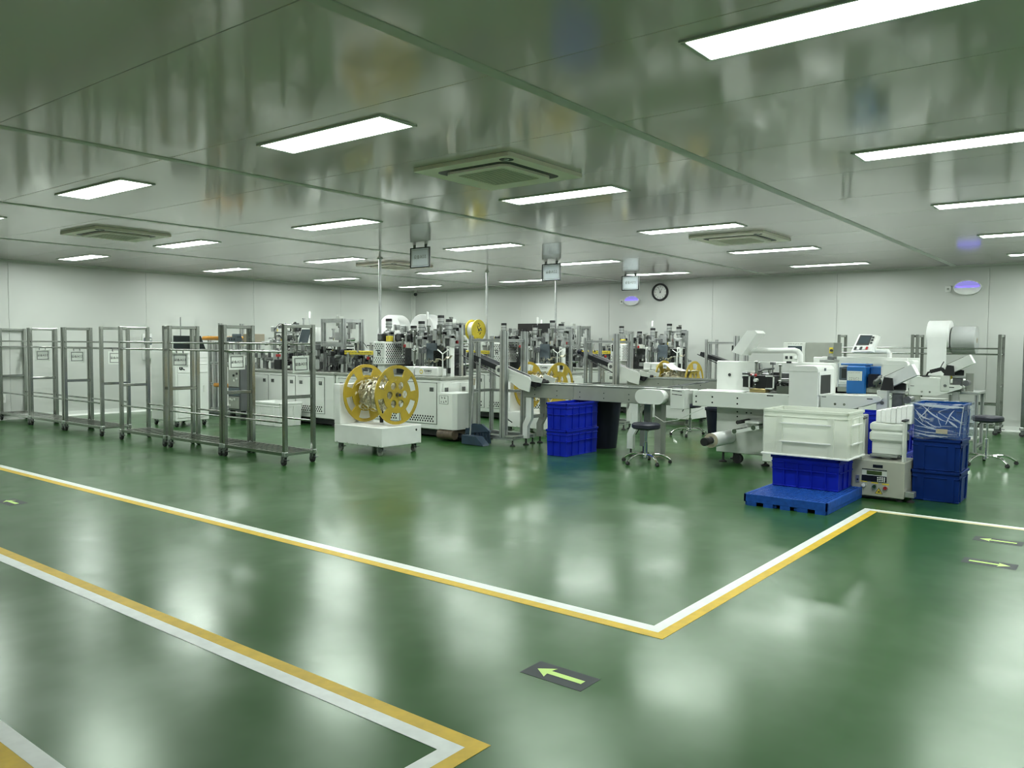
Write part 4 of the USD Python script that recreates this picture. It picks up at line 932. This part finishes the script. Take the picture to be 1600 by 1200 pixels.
# ------------------------------------------------------------------ broom and dustpan
t = Thing('broom', 'broom with blue-grey bristle head leaning at the post frame', 'broom', (9.2, 7.95, 0))
t.part('handle', C((9.22, 7.88, .30), (9.22, 7.86, 1.28), .015, 10), 'alu')
t.part('head', MB().prism(Polygon([(7.98, .30), (7.80, .30), (7.64, .20), (8.14, .14)]), 0, 9.20, 9.24), 'broom')
g = random.Random(6); b = MB()
for k in range(70):
    y = 8.13-.48*k/69; b.bar((9.22+g.uniform(-.015, .015), y, .22), (9.22+g.uniform(-.03, .03), y+g.uniform(-.02, .02), .02), .008, .008)
t.part('bristles', b, 'broom', kind='stuff')
t = Thing('dustpan', 'blue-grey long-handled dustpan standing in front of the broom', 'dustpan', (9.12, 7.85, 0))
t.part('pan', MB().prism(Polygon([(8.02, .015), (7.60, .005), (7.74, .13), (8.02, .14)]), 0, 9.00, 9.15), 'broom'); t.part('handle', C((9.10, 7.94, .13), (9.17, 7.93, .95), .012, 10), 'alu')
t.part('grip', C((9.17, 7.93, .88), (9.18, 7.93, .98), .018, 10), 'tan')

# ------------------------------------------------------------------ long conveyors and flow wrappers
def make_conveyor(label):
    t = Thing('long_conveyor', label, 'conveyor', (9.75, 6.0, 0)); xa, xb, ya, yb = 9.55, 9.98, 4.86, 7.30
    t.part('side_beam', B(xa, xa+.03, ya, yb-.9, .715, .905, .004), 'panelgrey'); t.part('side_beam', B(xa, xa+.03, yb-.897, yb, .715, .905, .004), 'panelgrey'); t.part('side_beam', B(xb-.03, xb, ya, yb, .715, .905, .004), 'panelgrey')
    t.part('side_rail', B(xa-.006, xa+.035, ya, yb, .908, .93, .004), 'railgrey'); t.part('side_rail', B(xb-.035, xb+.006, ya, yb, .908, .93, .004), 'railgrey')
    t.part('belt', B(xa+.035, xb-.035, ya-.02, yb+.01, .86, .915, .02), 'belt_green')
    s = MB()
    for y in np.linspace(ya+.25, yb-.22, 6):
        for z in (.76, .83): s.cyl((xa-.003, y, z), (xa+.001, y, z), .008, 8)
    t.part('bolt', s, 'ink', kind='stuff')
    for y, sg in ((7.20, 1), (5.42, 1)):
        poly = Polygon([(y-.05, .715), (y+.05, .715), (y+.05, .42), (y+.11, .30), (y+.11, .10), (y+.02, .10), (y+.02, .28), (y-.05, .40)])
        t.part('leg', MB().prism(poly, 0, xa+.01, xa+.07), 'white'); t.part('leg', MB().prism(poly, 0, xb-.07, xb-.01), 'panelgrey')
        t.part('cross_brace', B(xa+.07, xb-.07, y-.02, y+.02, .40, .45, .003), 'panelgrey')
        for x in (xa+.04, xb-.04): foot(t, x, y+.065, .10, .045)
    t.part('inner_leg', B(xa+.16, xa+.30, 5.10, 5.20, .02, .71, .005), 'panelgrey')
    st = sbox(4.99, .755, 5.25, .845).buffer(.085, quad_segs=10)
    st = sbox(5.0, .82, 5.24, .825).buffer(.092, quad_segs=12)
    p = t.part('gear_cover', MB().prism(st, 0, xa-.14, xa-.055), 'white'); t.part('gear_back', MB().prism(st.buffer(-.006), 0, xa-.055, xa-.001), 'offwhite', p)
    t.part('end_block', B(xa-.07, xa+.10, 4.66, 4.855, .68, .935, .006), 'white'); t.part('end_block', B(xa+.10, xb-.05, 4.68, 4.855, .74, .92, .006), 'white')
    for z in (.915, .87): t.part('block_groove', MB().bar((xa-.071, 4.69, z-.01), (xa-.071, 4.83, z), .004, .008), 'ink')
    g = MB().tube([(xa+.05, 4.95, .95), (xa+.05, 4.75, .985), (xa+.14, 4.55, 1.02)], .010).tube([(xa+.25, 4.95, .95), (xa+.25, 4.70, .99), (xa+.30, 4.5, 1.03)], .010).tube([(xa+.14, 4.55, 1.02), (xa+.30, 4.5, 1.03)], .008).tube([(xa+.05, 4.75, .985), (xa+.05, 4.75, .935)], .01)
    t.part('guide_rod', g, 'steel_dark')
    t.part('cable', MB().tube([(xa+.05, 5.18, .71), (xa+.05, 5.14, .56), (xa+.05, 5.0, .49), (xa+.05, 4.8, .53), (xa+.05, 4.62, .62), (xa+.05, 4.45, .70)], .005, 6), 'trimw')
    return t
conv0 = make_conveyor('long grey-green conveyor with white oval gear cover, above the blue crates')
conv0.dup((3.05, 0, 0), 'long conveyor farther back, running to the second wrapping machine')
g = random.Random(17)
for k in range(8):
    y = 6.9-k*.25+g.uniform(-.08, .08); x = 9.76+g.uniform(-.08, .08)
    p = Thing('mask_packet', f'flat white packet on the front conveyor belt, {ORD[k]} from the left', 'packet', (x, y, .916), 'flat white packets on the front conveyor')
    a = g.uniform(-.3, .3); c, s_ = math.cos(a), math.sin(a)
    m = B(-.045, .045, -.08, .08, .0, .006, .002); v, f = m.mesh(); v = np.c_[v[:,0]*c-v[:,1]*s_+x, v[:,0]*s_+v[:,1]*c+y, v[:,2]+.9162]
    p.part('packet', (v, f), 'offwhite')

def wrapper_body(t, dx=0):
    xa = 9.6
    t.part('front_beam', B(xa, xa+.04, 3.33, 4.60, .725, .925, .005), 'white'); t.part('rear_beam', B(10.0, 10.04, 3.33, 4.60, .725, .925, .005), 'white')
    s = MB()
    for y in (4.55, 4.33, 4.0): 
        for z in (.78, .85): s.cyl((xa-.003, y, z), (xa+.001, y, z), .011, 10)
    s.box(xa-.002, xa+.001, 3.55, 3.63, .892, .905); s.cyl((xa-.003, 3.36, .90), (xa+.001, 3.36, .90), .010, 8)
    t.part('bolt', s, 'ink', kind='stuff')
    t.part('feed_table', B(xa+.04, 10.0, 3.33, 4.60, .88, .915, .004), 'steel'); t.part('back_panel', B(10.05, 10.12, 2.98, 4.48, .74, 1.30, .01), 'white'); 
    t.part('panel_hole', C((10.047, 4.30, 1.12), (10.052, 4.30, 1.12), .02, 14), 'ink')
    t.part('lower_cabinet', B(9.85, 10.30, 3.66, 4.38, .13, .723, .008), 'offwhite'); t.part('lower_cabinet', B(9.56, 10.30, 2.55, 3.655, .10, .723, .01), 'white')
    for y, z in ((4.10, .66), (4.10, .60), (3.98, .655), (3.92, .655)): t.part('screw', C((9.846, y, z), (9.851, y, z), .010, 8), 'ink')
    r = t.part('film_reel', C((9.30, 4.20, .335), (9.849, 4.20, .335), .088, 28), 'roll_paper'); t.part('reel_core', MB().lathe([(.05, 0), (.09, 0), (.09, .012), (.05, .012)], (9.288, 4.20, .335), 24, 0), 'tan', r)
    t.part('reel_shaft', MB().cyl((9.12, 4.20, .335), (9.30, 4.20, .335), .040, 16).cyl((9.10, 4.20, .335), (9.16, 4.20, .335), .050, 16), 'black', r)
    ta = MB().prism(affinity.rotate(sbox(3.68, .455, 4.02, .495), -14, origin=(3.85, .47)), 0, 9.48, 9.52); p = t.part('tension_arm', ta, 'white')
    for y, z in ((3.98, .45), (3.74, .51)): t.part('arm_roller', C((9.47, y, z), (9.849, y, z), .028, 14), 'steel', p)
    t.part('arm_roller', C((9.50, 3.95, .56), (9.849, 3.95, .56), .024, 12), 'rubber'); t.part('arm_bracket', B(9.6, 9.849, 3.72, 3.90, .545, .575, .005), 'offwhite')
    for x in (9.9, 10.25):
        for y in (4.30, 3.74): foot(t, x, y, .13, .05)
        foot(t, x, 2.65, .10, .05)
    t.part('caster', MB().cyl((9.87, 4.10, .06), (9.93, 4.10, .06), .06, 16).box(9.86, 9.94, 4.08, 4.12, .06, .13), 'rubber')
    # end seal housing and arch
    h = sbox(2.98, .80, 3.31, 1.22).union(sbox(3.03, .80, 2.98+.28, 1.27)).union(Point(3.03, 1.22).buffer(.05)).union(Point(3.26, 1.22).buffer(.05))
    t.part('housing', MB().prism(h, 0, 9.44, 10.049), 'white2'); t.part('housing_lip', B(9.434, 9.441, 2.99, 3.30, 1.205, 1.215), 'white')
    t.part('exit_opening', B(9.50, 9.88, 2.972, 2.981, .95, 1.165, .002), 'black'); t.part('exit_frame', MB().prism(sbox(9.46, .935, 9.92, 1.20).difference(sbox(9.498, .948, 9.882, 1.167)), 1, 2.966, 2.979), 'white2')
    t.part('housing_badge', B(9.66, 9.72, 2.974, 2.979, 1.213, 1.245), 'bluegrey')
    of = Polygon([(2.965, .938), (2.34, .955), (2.30, .93), (2.32, .90), (2.62, .795), (2.965, .795)])
    t.part('outfeed_side', MB().prism(of, 0, 9.50, 9.53), 'white'); t.part('outfeed_side', MB().prism(of, 0, 9.94, 9.97), 'white'); t.part('outfeed_belt', B(9.535, 9.935, 2.32, 2.96, .90, .935, .01), 'offwhite')
    s = MB()
    for y in (2.80, 2.70): s.cyl((9.497, y, .845), (9.501, y, .845), .014, 12)
    t.part('bolt', s, 'steel', kind='stuff'); t.part('slot_mark', MB().box(9.498, 9.501, 2.40, 2.46, .915, .925).box(9.498, 9.501, 2.90, 2.95, .918, .926), 'ink')
def heads(t):
    for y in (3.90, 3.60):
        p = t.part('seal_head', B(9.62, 9.72, y-.045, y+.045, .985, 1.13, .004), 'black')
        t.part('head_frame', MB().box(9.605, 9.62, y-.05, y-.035, .975, 1.14).box(9.605, 9.62, y-.05, y+.055, 1.125, 1.14).box(9.605, 9.62, y-.05, y+.055, .975, .99), 'white2', p)
    t.part('brass_base', B(9.63, 9.75, 3.66, 3.86, .93, .975, .004), 'brass'); t.part('heater_block', B(9.66, 9.85, 3.56, 3.80, .98, 1.14, .006), 'black')
    t.part('back_bar', B(9.90, 9.96, 3.42, 3.95, 1.02, 1.17, .006), 'steel_dark'); t.part('back_bar_end', B(9.88, 9.98, 3.40, 3.46, .96, 1.19, .005), 'steel_dark'); t.part('gearbox', B(9.70, 9.80, 3.92, 3.99, 1.09, 1.17, .006), 'steel_dark')
    t.part('red_knob', MB().sphere((9.64, 3.79, 1.14), .018), 'red'); t.part('white_dial', C((9.60, 3.78, 1.08), (9.66, 3.78, 1.08), .022, 14), 'white2')
    t.part('press_screw', MB().cyl((9.75, 3.62, 1.14), (9.75, 3.62, 1.29), .008, 8).cyl((9.75, 3.62, 1.27), (9.75, 3.62, 1.30), .035, 14), 'steel_dark')
    t.part('hose', MB().tube([(9.7, 3.86, 1.08), (9.72, 3.82, 1.17), (9.74, 3.72, 1.215), (9.75, 3.60, 1.225)], .012), 'steel_dark')
    t.part('press_foot', MB().prism(sbox(3.34, .95, 3.50, 1.0).buffer(.02), 0, 9.62, 9.72), 'steel'); t.part('belt_loop', MB().tube([(9.66, 3.36, 1.05), (9.66, 3.46, 1.06), (9.66, 3.54, 1.02), (9.66, 3.50, .95), (9.66, 3.36, .935)], .014), 'black')
    clutter(t, 9.65, 9.9, 3.42, 3.95, .95, 1.12, 20, 51)
t = Thing('flow_wrapper', 'white flow wrapping machine with film reel below, right of the front conveyor', 'machine', (9.85, 3.5, 0))
wrapper_body(t); heads(t)
t.part('top_button', B(10.045, 10.055, 3.50, 3.56, 1.285, 1.31), 'ink')
arm = MB().tube([(10.08, 3.40, 1.302), (10.08, 3.40, 1.39), (10.08, 3.43, 1.43), (10.08, 3.48, 1.445), (10.08, 4.02, 1.435)], .034, 14); t.part('swing_arm', arm, 'white2')
bx = MB().prism(Polygon([(4.20, 1.42), (4.06, 1.375), (3.87, 1.655), (3.90, 1.69), (4.00, 1.69)]), 0, 9.86, 10.14); p = t.part('control_box', bx, 'white2')
for s in (.2, .45, .7, .88): y, z = 4.20+(4.00-4.20)*s, 1.42+.27*s; t.part('knob', MB().cyl((9.95, y-.002, z), (9.95, y+.02, z+.012), .013, 10), 'ink', p)
t.part('packet_strip', MB().box(9.70, 9.86, 3.98, 4.56, .916, .928, .003), 'mask_white')
w2 = Thing('flow_wrapper', 'white flow wrapping machine with bright blue cover, behind the first one', 'machine', (12.9, 3.5, 0)); 
class Shift:
    """same wrapper body set 2.95 m farther back"""
    def __init__(s, t, d): s.t, s.d = t, np.array(d)
    def part(s, name, mb, m, parent=None, **k):
        v, f = mb.mesh() if isinstance(mb, MB) else mb
        return s.t.part(name, (v+s.d, f), m, parent, **k)
wrapper_body(Shift(w2, (2.95, -.30, .03)))
fr_ = Polygon([(2.70, .80), (3.70, .80), (3.70, 1.34), (2.70, 1.34)], [[(2.75, .83), (3.645, .83), (3.645, 1.25), (2.75, 1.25)]])
w2.part('guard_frame', MB().prism(fr_, 0, 12.46, 12.50), 'white2'); w2.part('guard_back', B(12.85, 12.88, 2.62, 4.0, .95, 1.34, .005), 'white')
c = w2.part('blue_cover', B(12.42, 12.75, 3.24, 3.51, .80, 1.22, .02), 'blue_cover'); w2.part('blue_cover', B(12.60, 12.80, 3.02, 3.235, .80, 1.21, .02), 'blue_cover')
w2.part('blue_lid', B(12.44, 12.8, 3.24, 3.60, 1.222, 1.25, .008), 'blue_cover'); w2.part('cover_notice', B(12.416, 12.42, 3.29, 3.50, 1.0, 1.14), 'paper', c)
e = MB(); scribble(e, -.09, .07, .03, 1, .016, random.Random(1), (12.4155, 3.395, 1.08), (0, -1, 0), (0, 0, 1)); scribble(e, -.07, .07, -.02, 2, .02, random.Random(2), (12.4155, 3.395, 1.05), (0, -1, 0), (0, 0, 1)); w2.part('notice_print', e, 'ink', c)
w2.part('window_frame', B(12.50, 12.55, 3.515, 3.64, 1.0, 1.20, .01), 'bluegrey'); w2.part('window_glass', B(12.494, 12.501, 3.535, 3.60, 1.03, 1.17), 'ink'); w2.part('dark_opening', B(12.40, 12.62, 3.10, 3.20, .92, 1.10), 'navy')
w2.part('paper_wheel', C((12.52, 3.40, 1.29), (12.58, 3.40, 1.29), .05, 18), 'white2'); w2.part('press_screw', MB().cyl((12.6, 3.28, 1.22), (12.6, 3.28, 1.33), .01, 8).cyl((12.6, 3.28, 1.31), (12.6, 3.28, 1.335), .035, 12), 'ink')
w2.part('elbow_pipe', MB().tube([(12.45, 3.13, .93), (12.43, 3.10, 1.0), (12.44, 3.03, 1.05), (12.46, 2.95, 1.06)], .045, 12), 'steel_dark')
h = sbox(2.66, .84, 3.03, 1.28).buffer(.03); w2.part('seal_housing', MB().prism(h, 0, 12.52, 12.84), 'white2')
w2.part('drawer_front', B(12.46, 12.50, 2.52, 2.83, .72, .92, .005), 'panelgrey'); w2.part('drawer_front', B(12.46, 12.50, 3.02, 3.70, .80, .90, .005), 'panelgrey'); w2.part('drawer_slot', B(12.455, 12.461, 2.68, 2.76, .885, .895), 'ink')
w2.part('outfeed_tray', MB().prism(Polygon([(2.83, .925), (2.83, 1.07), (2.52, 1.08), (2.20, 1.06), (2.24, .98), (2.40, .92)]), 0, 12.46, 12.80), 'white')
w2.part('swing_arm', MB().tube([(12.95, 3.05, 1.33), (12.95, 3.05, 1.40), (12.95, 3.08, 1.43), (12.95, 3.35, 1.44)], .034, 12), 'white2')
k = np.array([[12.80, 3.56, 1.42], [12.80, 3.28, 1.43], [12.95, 3.24, 1.675], [12.95, 3.49, 1.685]])
bb = trimesh.convex.convex_hull(np.vstack([k, k+[.12, -.03, -.02]])); p = w2.part('control_box', (bb.vertices, bb.faces), 'white2', smooth=False)
def onbox(u, v, o=.004):
    n = np.cross(k[1]-k[0], k[3]-k[0]); n /= np.linalg.norm(n); n = n if n[0] < 0 else -n
    return (k[0]*(1-u)*(1-v)+k[1]*u*(1-v)+k[2]*u*v+k[3]*(1-u)*v)+n*o
def patch(u0, u1, v0, v1, m, nm, o=.004):
    q = [onbox(u0, v0, o), onbox(u1, v0, o), onbox(u1, v1, o), onbox(u0, v1, o)]; b = [onbox(u0, v0, -.002), onbox(u1, v0, -.002), onbox(u1, v1, -.002), onbox(u0, v1, -.002)]
    w2.part(nm, MB().raw(q+b, [(0,1,2),(0,2,3),(0,4,5),(0,5,1),(1,5,6),(1,6,2),(2,6,7),(2,7,3),(3,7,4),(3,4,0)]), m, p, smooth=False)
patch(.10, .78, .36, .95, 'ink', 'screen_bezel'); patch(.18, .70, .46, .88, 'screen', 'screen', .006)
for i, c in enumerate(('ink', 'white2', 'ink', 'white2', 'red')): patch(.10+i*.15, .20+i*.15, .10, .26, c, 'push_button', .012)
for v0 in (.45, .62, .78): patch(.82, .93, v0, v0+.09, 'ink', 'side_knob', .014)

# electrical cabinet behind the wrappers
t = Thing('electrical_cabinet', 'grey electrical cabinet with meters and yellow switch behind the wrappers', 'cabinet', (14.2, 4.6, 0))
t.part('body', B(14.0, 14.45, 4.17, 4.64, .08, 1.56, .006), 'panelgrey'); t.part('plinth', B(14.03, 14.42, 4.2, 5.0, 0, .08), 'black')
m = t.part('meter_panel', B(14.0, 14.45, 4.645, 5.02, .08, 1.56, .008), 'offwhite'); t.part('display', B(13.994, 14.001, 4.70, 4.94, 1.40, 1.50, .003), 'screen', m)
e = MB(); scribble(e, -.12, .12, 0, 1, .024, random.Random(3), (13.9985, 4.82, 1.525), (0, -1, 0), (0, 0, 1)); t.part('panel_print', e, 'ink', m)
for y, c in ((4.96, 'ink'), (4.88, 'ink'), (4.80, 'white2'), (4.72, 'red')): t.part('push_button', B(13.988, 14.001, y-.022, y+.022, 1.275, 1.325, .004), c, m)
t.part('yellow_switch_plate', B(13.985, 14.001, 4.18, 4.24, 1.38, 1.48, .004), 'yellow_bright'); t.part('switch_knob', C((13.955, 4.20, 1.43), (13.99, 4.20, 1.43), .022, 12), 'ink')
t = Thing('inspection_fixture', 'small metal fixture on the wrapper in front of the grey cabinet', 'fixture', (10.6, 3.2, 1.25))
t.part('plate', B(10.5, 10.72, 3.12, 3.30, 1.30, 1.33, .004), 'alu'); t.part('block', B(10.55, 10.68, 3.14, 3.22, 1.332, 1.37, .005), 'steel_dark'); t.part('pin', C((10.6, 3.20, 1.372), (10.6, 3.20, 1.41), .016, 10), 'alu'); t.part('stand', B(10.55, 10.66, 3.16, 3.26, 0, 1.298, .004), 'offwhite')

# ink-jet coders: tilted white boxes on black brackets over the outfeeds
def coder(dx, dy, dz, label):
    t = Thing('inkjet_coder', label, 'coder', (9.7+dx, 2.22+dy, 0)); o = np.array([dx, dy, dz])
    def P(name, mb, m, par=None): v, f = mb.mesh(); return t.part(name, (v+o, f), m, par)
    bx = affinity.rotate(sbox(1.98, 1.085, 2.33, 1.215), -28, origin=(2.2, 1.15))
    b = P('coder_box', MB().prism(bx, 0, 9.58, 9.74), 'white2'); P('box_seam', MB().prism(affinity.rotate(sbox(2.06, 1.215, 2.30, 1.221), -28, origin=(2.2, 1.15)), 0, 9.60, 9.63), 'ink', b)
    P('bracket', MB().prism(Polygon([(2.335, 1.02), (2.20, 1.02), (2.215, 1.155), (2.30, 1.165)]), 0, 9.545, 9.575), 'black'); P('bracket', MB().prism(Polygon([(2.25, 1.02), (2.12, 1.02), (2.12, 1.09), (2.24, 1.12)]), 0, 9.745, 9.775), 'black')
    P('head_block', B(9.54, 9.64, 2.26, 2.37, .80, 1.018, .006), 'offwhite'); P('head_block', B(9.64, 9.80, 2.10, 2.36, .985, 1.018, .004), 'alu'); P('dark_head', B(9.66, 9.78, 2.13, 2.24, .80, .984, .006), 'steel_dark')
    P('knob', C((9.535, 2.31, .88), (9.542, 2.31, .88), .020, 14), 'steel_dark'); P('roller', C((9.60, 2.07, .92), (9.78, 2.07, .92), .04, 14), 'steel_dark')
    v = [(9.7, 2.20, zz) for zz in (0, .80)]; t.part('stand_post', MB().box(9.66+dx, 9.74+dx, 2.16+dy, 2.24+dy, 0, .80+dz, .004), 'alu')
coder(0, 0, 0, 'tilted white ink-jet coder box on black bracket, nearer one')
coder(2.9, -.10, .09, 'tilted white ink-jet coder box on black bracket, farther one by the film rolls')
t = Thing('jointed_arm', 'black jointed camera arm with yellow tag by the far coder', 'arm', (12.55, 2.4, .9))
t.part('base', B(12.50, 12.62, 2.42, 2.52, 1.083, 1.10, .004), 'black'); t.part('lower_arm', MB().tube([(12.55, 2.47, 1.09), (12.55, 2.45, 1.14), (12.55, 2.36, 1.18)], .012), 'black'); t.part('upper_arm', MB().bar((12.55, 2.42, 1.155), (12.55, 2.27, 1.20), .04, .05).bar((12.55, 2.28, 1.20), (12.55, 2.16, 1.08), .035, .045), 'black')
t.part('yellow_tag', C((12.52, 2.17, 1.085), (12.53, 2.17, 1.085), .032, 14), 'yellow_bright'); t.part('hanging_cable', MB().tube([(12.55, 2.30, 1.2), (12.53, 2.27, 1.26), (12.53, 2.25, 1.3)], .006), 'black'); t.part('cable_drop', MB().tube([(12.56, 2.19, 1.06), (12.56, 2.17, .95), (12.56, 2.14, .92)], .008), 'black')
t = Thing('packing_table', 'aluminium packing table with grey side plates behind the wrapped crates', 'table', (12.9, 2.1, 0))
for x in (12.75, 13.25):
    for y in (1.87, 2.19): profile(t, (x, y, .03), (x, y, .84), .045, name='leg')
t.part('table_top', B(12.70, 13.30, 1.84, 2.225, .85, .885, .005), 'alu'); t.part('lower_shelf', B(12.75, 13.25, 1.89, 2.17, .20, .225, .004), 'offwhite'); t.part('side_plate', B(12.80, 12.81, 1.92, 2.02, .886, 1.14, .004), 'panelgrey'); t.part('side_plate', B(12.74, 12.75, 2.14, 2.22, .886, 1.0, .004), 'panelgrey')
for y in (1.87, 2.19): profile(t, (12.78, y, .12), (13.22, y, .12), .04, name='rail')
b_ = Thing('white_carton', 'white carton standing on the packing table beyond the wrapped crate', 'carton', (13.0, 2.2, .886)); b_.part('carton', B(12.86, 13.22, 2.03, 2.215, .8865, 1.045, .008), 'white2'); b_.part('flap', B(12.85, 12.86, 2.05, 2.20, .95, 1.04, .002), 'paper')

# ------------------------------------------------------------------ beige counting machine and its paper
t = Thing('counting_machine', 'beige counting machine with keypad, buttons and warning triangle', 'machine', (8.66, 2.05, 0)); xa, xb, ya, yb = 8.42, 8.88, 1.82, 2.30
t.part('cabinet', B(xa, xb, ya, yb, .03, .385, .008), 'beige'); t.part('plinth', B(xa+.03, xb-.03, ya+.03, yb-.03, .01, .03), 'black')
for y in (ya+.05, yb-.05):
    for x in (xa+.05, xb-.05): foot(t, x, y, .03, .03)
t.part('side_channel', B(xa+.02, xa+.12, ya-.085, ya-.002, .05, .105, .004), 'alu'); foot(t, xa+.06, ya-.05, .05, .035)
k_ = t.part('keypad_plate', B(xa-.006, xa, 1.975, 2.205, .175, .30, .003), 'offwhite'); X = xa-.0065
t.part('top_band', B(X-.001, X, 1.975, 2.205, .288, .30), 'ink', k_); t.part('lcd', B(X-.002, X, 2.02, 2.16, .245, .282, .001), 'lcd', k_); t.part('key_field', B(X-.001, X, 1.975, 2.205, .178, .236), 'navy', k_)
for i in range(4):
    for j in range(3): y, z = 2.055-i*.02, .222-j*.017; t.part('key', B(X-.004, X-.001, y-.007, y+.007, z-.006, z+.006, .001), 'white2', k_)
t.part('name_plate', B(xa-.003, xa, 2.015, 2.105, .315, .345), 'navy'); t.part('lock', B(xa-.010, xa, 2.225, 2.262, .155, .23, .005), 'alu'); t.part('lock_hole', C((xa-.012, 2.243, .185), (xa-.01, 2.243, .185), .009, 10), 'ink')
for y, m, z in ((2.185, 'white2', .135), (2.085, 'green_btn', .13), (1.985, 'red', .125)):
    t.part('button_ring', C((xa-.012, y, z), (xa, y, z), .023, 18), 'alu'); t.part('push_button', C((xa-.022, y, z), (xa-.012, y, z), .017, 16), m); t.part('button_label', B(xa-.002, xa, y-.032, y+.032, z+.03, z+.042), 'yellow_bright')
def tri(c, s): return Polygon([(c[0]-s, c[1]-s*.58), (c[0]+s, c[1]-s*.58), (c[0], c[1]+s*1.15)])
p = t.part('warning_triangle', MB().prism(tri((2.045, .082), .036), 0, xa-.002, xa), 'ink'); t.part('triangle_face', MB().prism(tri((2.045, .081), .030), 0, xa-.003, xa-.002), 'yellow_bright', p)
t.part('triangle_mark', MB().prism(Polygon([(2.06, .068), (2.05, .092), (2.045, .08), (2.04, .095), (2.028, .068), (2.038, .078), (2.045, .07), (2.05, .078)]), 0, xa-.004, xa-.003), 'ink', p)
for y in (yb-.06, ya+.035):
    for x in (xa+.03, xa+.10): t.part('guide_post', B(x, x+.025, y-.022, y+.0, .385, .78, .003), 'offwhite')
    t.part('post_cap', B(xa+.02, xa+.16, y-.03, y+.01, .78, .795, .003), 'ink')
t.part('back_box', B(xa+.20, xb+.02, yb-.02, yb+.12, .03, .80, .006), 'panelgrey'); t.part('shelf_arm', B(xa+.12, xb-.02, 1.92, 2.17, .41, .432, .004), 'alu'); t.part('shelf_support', B(xa+.22, xa+.30, 2.0, 2.08, .385, .41), 'alu')
for a, b, z0, z1, o in ((1.885, 2.165, .434, .555, .05), (1.865, 2.19, .557, .66, .02), (1.865, 2.19, .662, .745, .035)):
    pt = Thing('paper_block', 'thick white paper block clamped in the counting machine, ' + {.434: 'lowest', .557: 'middle', .662: 'upper'}[z0] + ' of three', 'paper', (8.6, 2.02, z0)); pt.part('block', B(xa+.13+o, xa+.40, a, b, z0, z1, .02 if z0 > .5 else .004), 'paper'); pt.part('edge_line', B(xa+.129+o, xa+.131+o, a+.02, b-.02, (z0+z1)/2, (z0+z1)/2+.003), 'offwhite')
g = random.Random(2)
for i in range(7):
    y0 = 2.135-i*.047; z = .865+i*.011
    pt = Thing('paper_stack', f'upright white paper stack on the counting machine, {ORD[i]} from the left', 'paper', (8.65, y0, .746)); pt.part('sheets', B(xa+.16+g.uniform(0, .02), xa+.44, y0-.045, y0, .746, z, .004), 'mask_white')

# rolls resting on the rails of the right rack
def rack_roll(y0, y1, r, m, label, sheet):
    z = 1.4925+math.sqrt((r+.0)**2-.21**2)+.002; t = Thing('rack_roll', label, 'roll', (16.185, (y0+y1)/2, z))
    t.part('roll', MB().lathe([(.05, 0), (r-.008, 0), (r, .008), (r, y1-y0-.008), (r-.008, y1-y0), (.05, y1-y0), (.05, 0)], (16.185, y0, z), 40, 1), m)
    t.part('core', MB().lathe([(.035, -.004), (.05, -.004), (.05, y1-y0+.004), (.035, y1-y0+.004), (.035, -.004)], (16.185, y0, z), 18, 1), 'tan')
    if sheet: t.part('hanging_sheet', B(16.185-r-.004, 16.185-r+.002, y0+.02, y1-.03, 1.0, z, .001), m)
rack_roll(2.80, 3.16, .285, 'roll_paper', 'large white film roll on the right wall rack with sheet hanging down', True)
rack_roll(2.40, 2.775, .245, 'roll_grey', 'grey film roll on the right wall rack beside the white one', False)
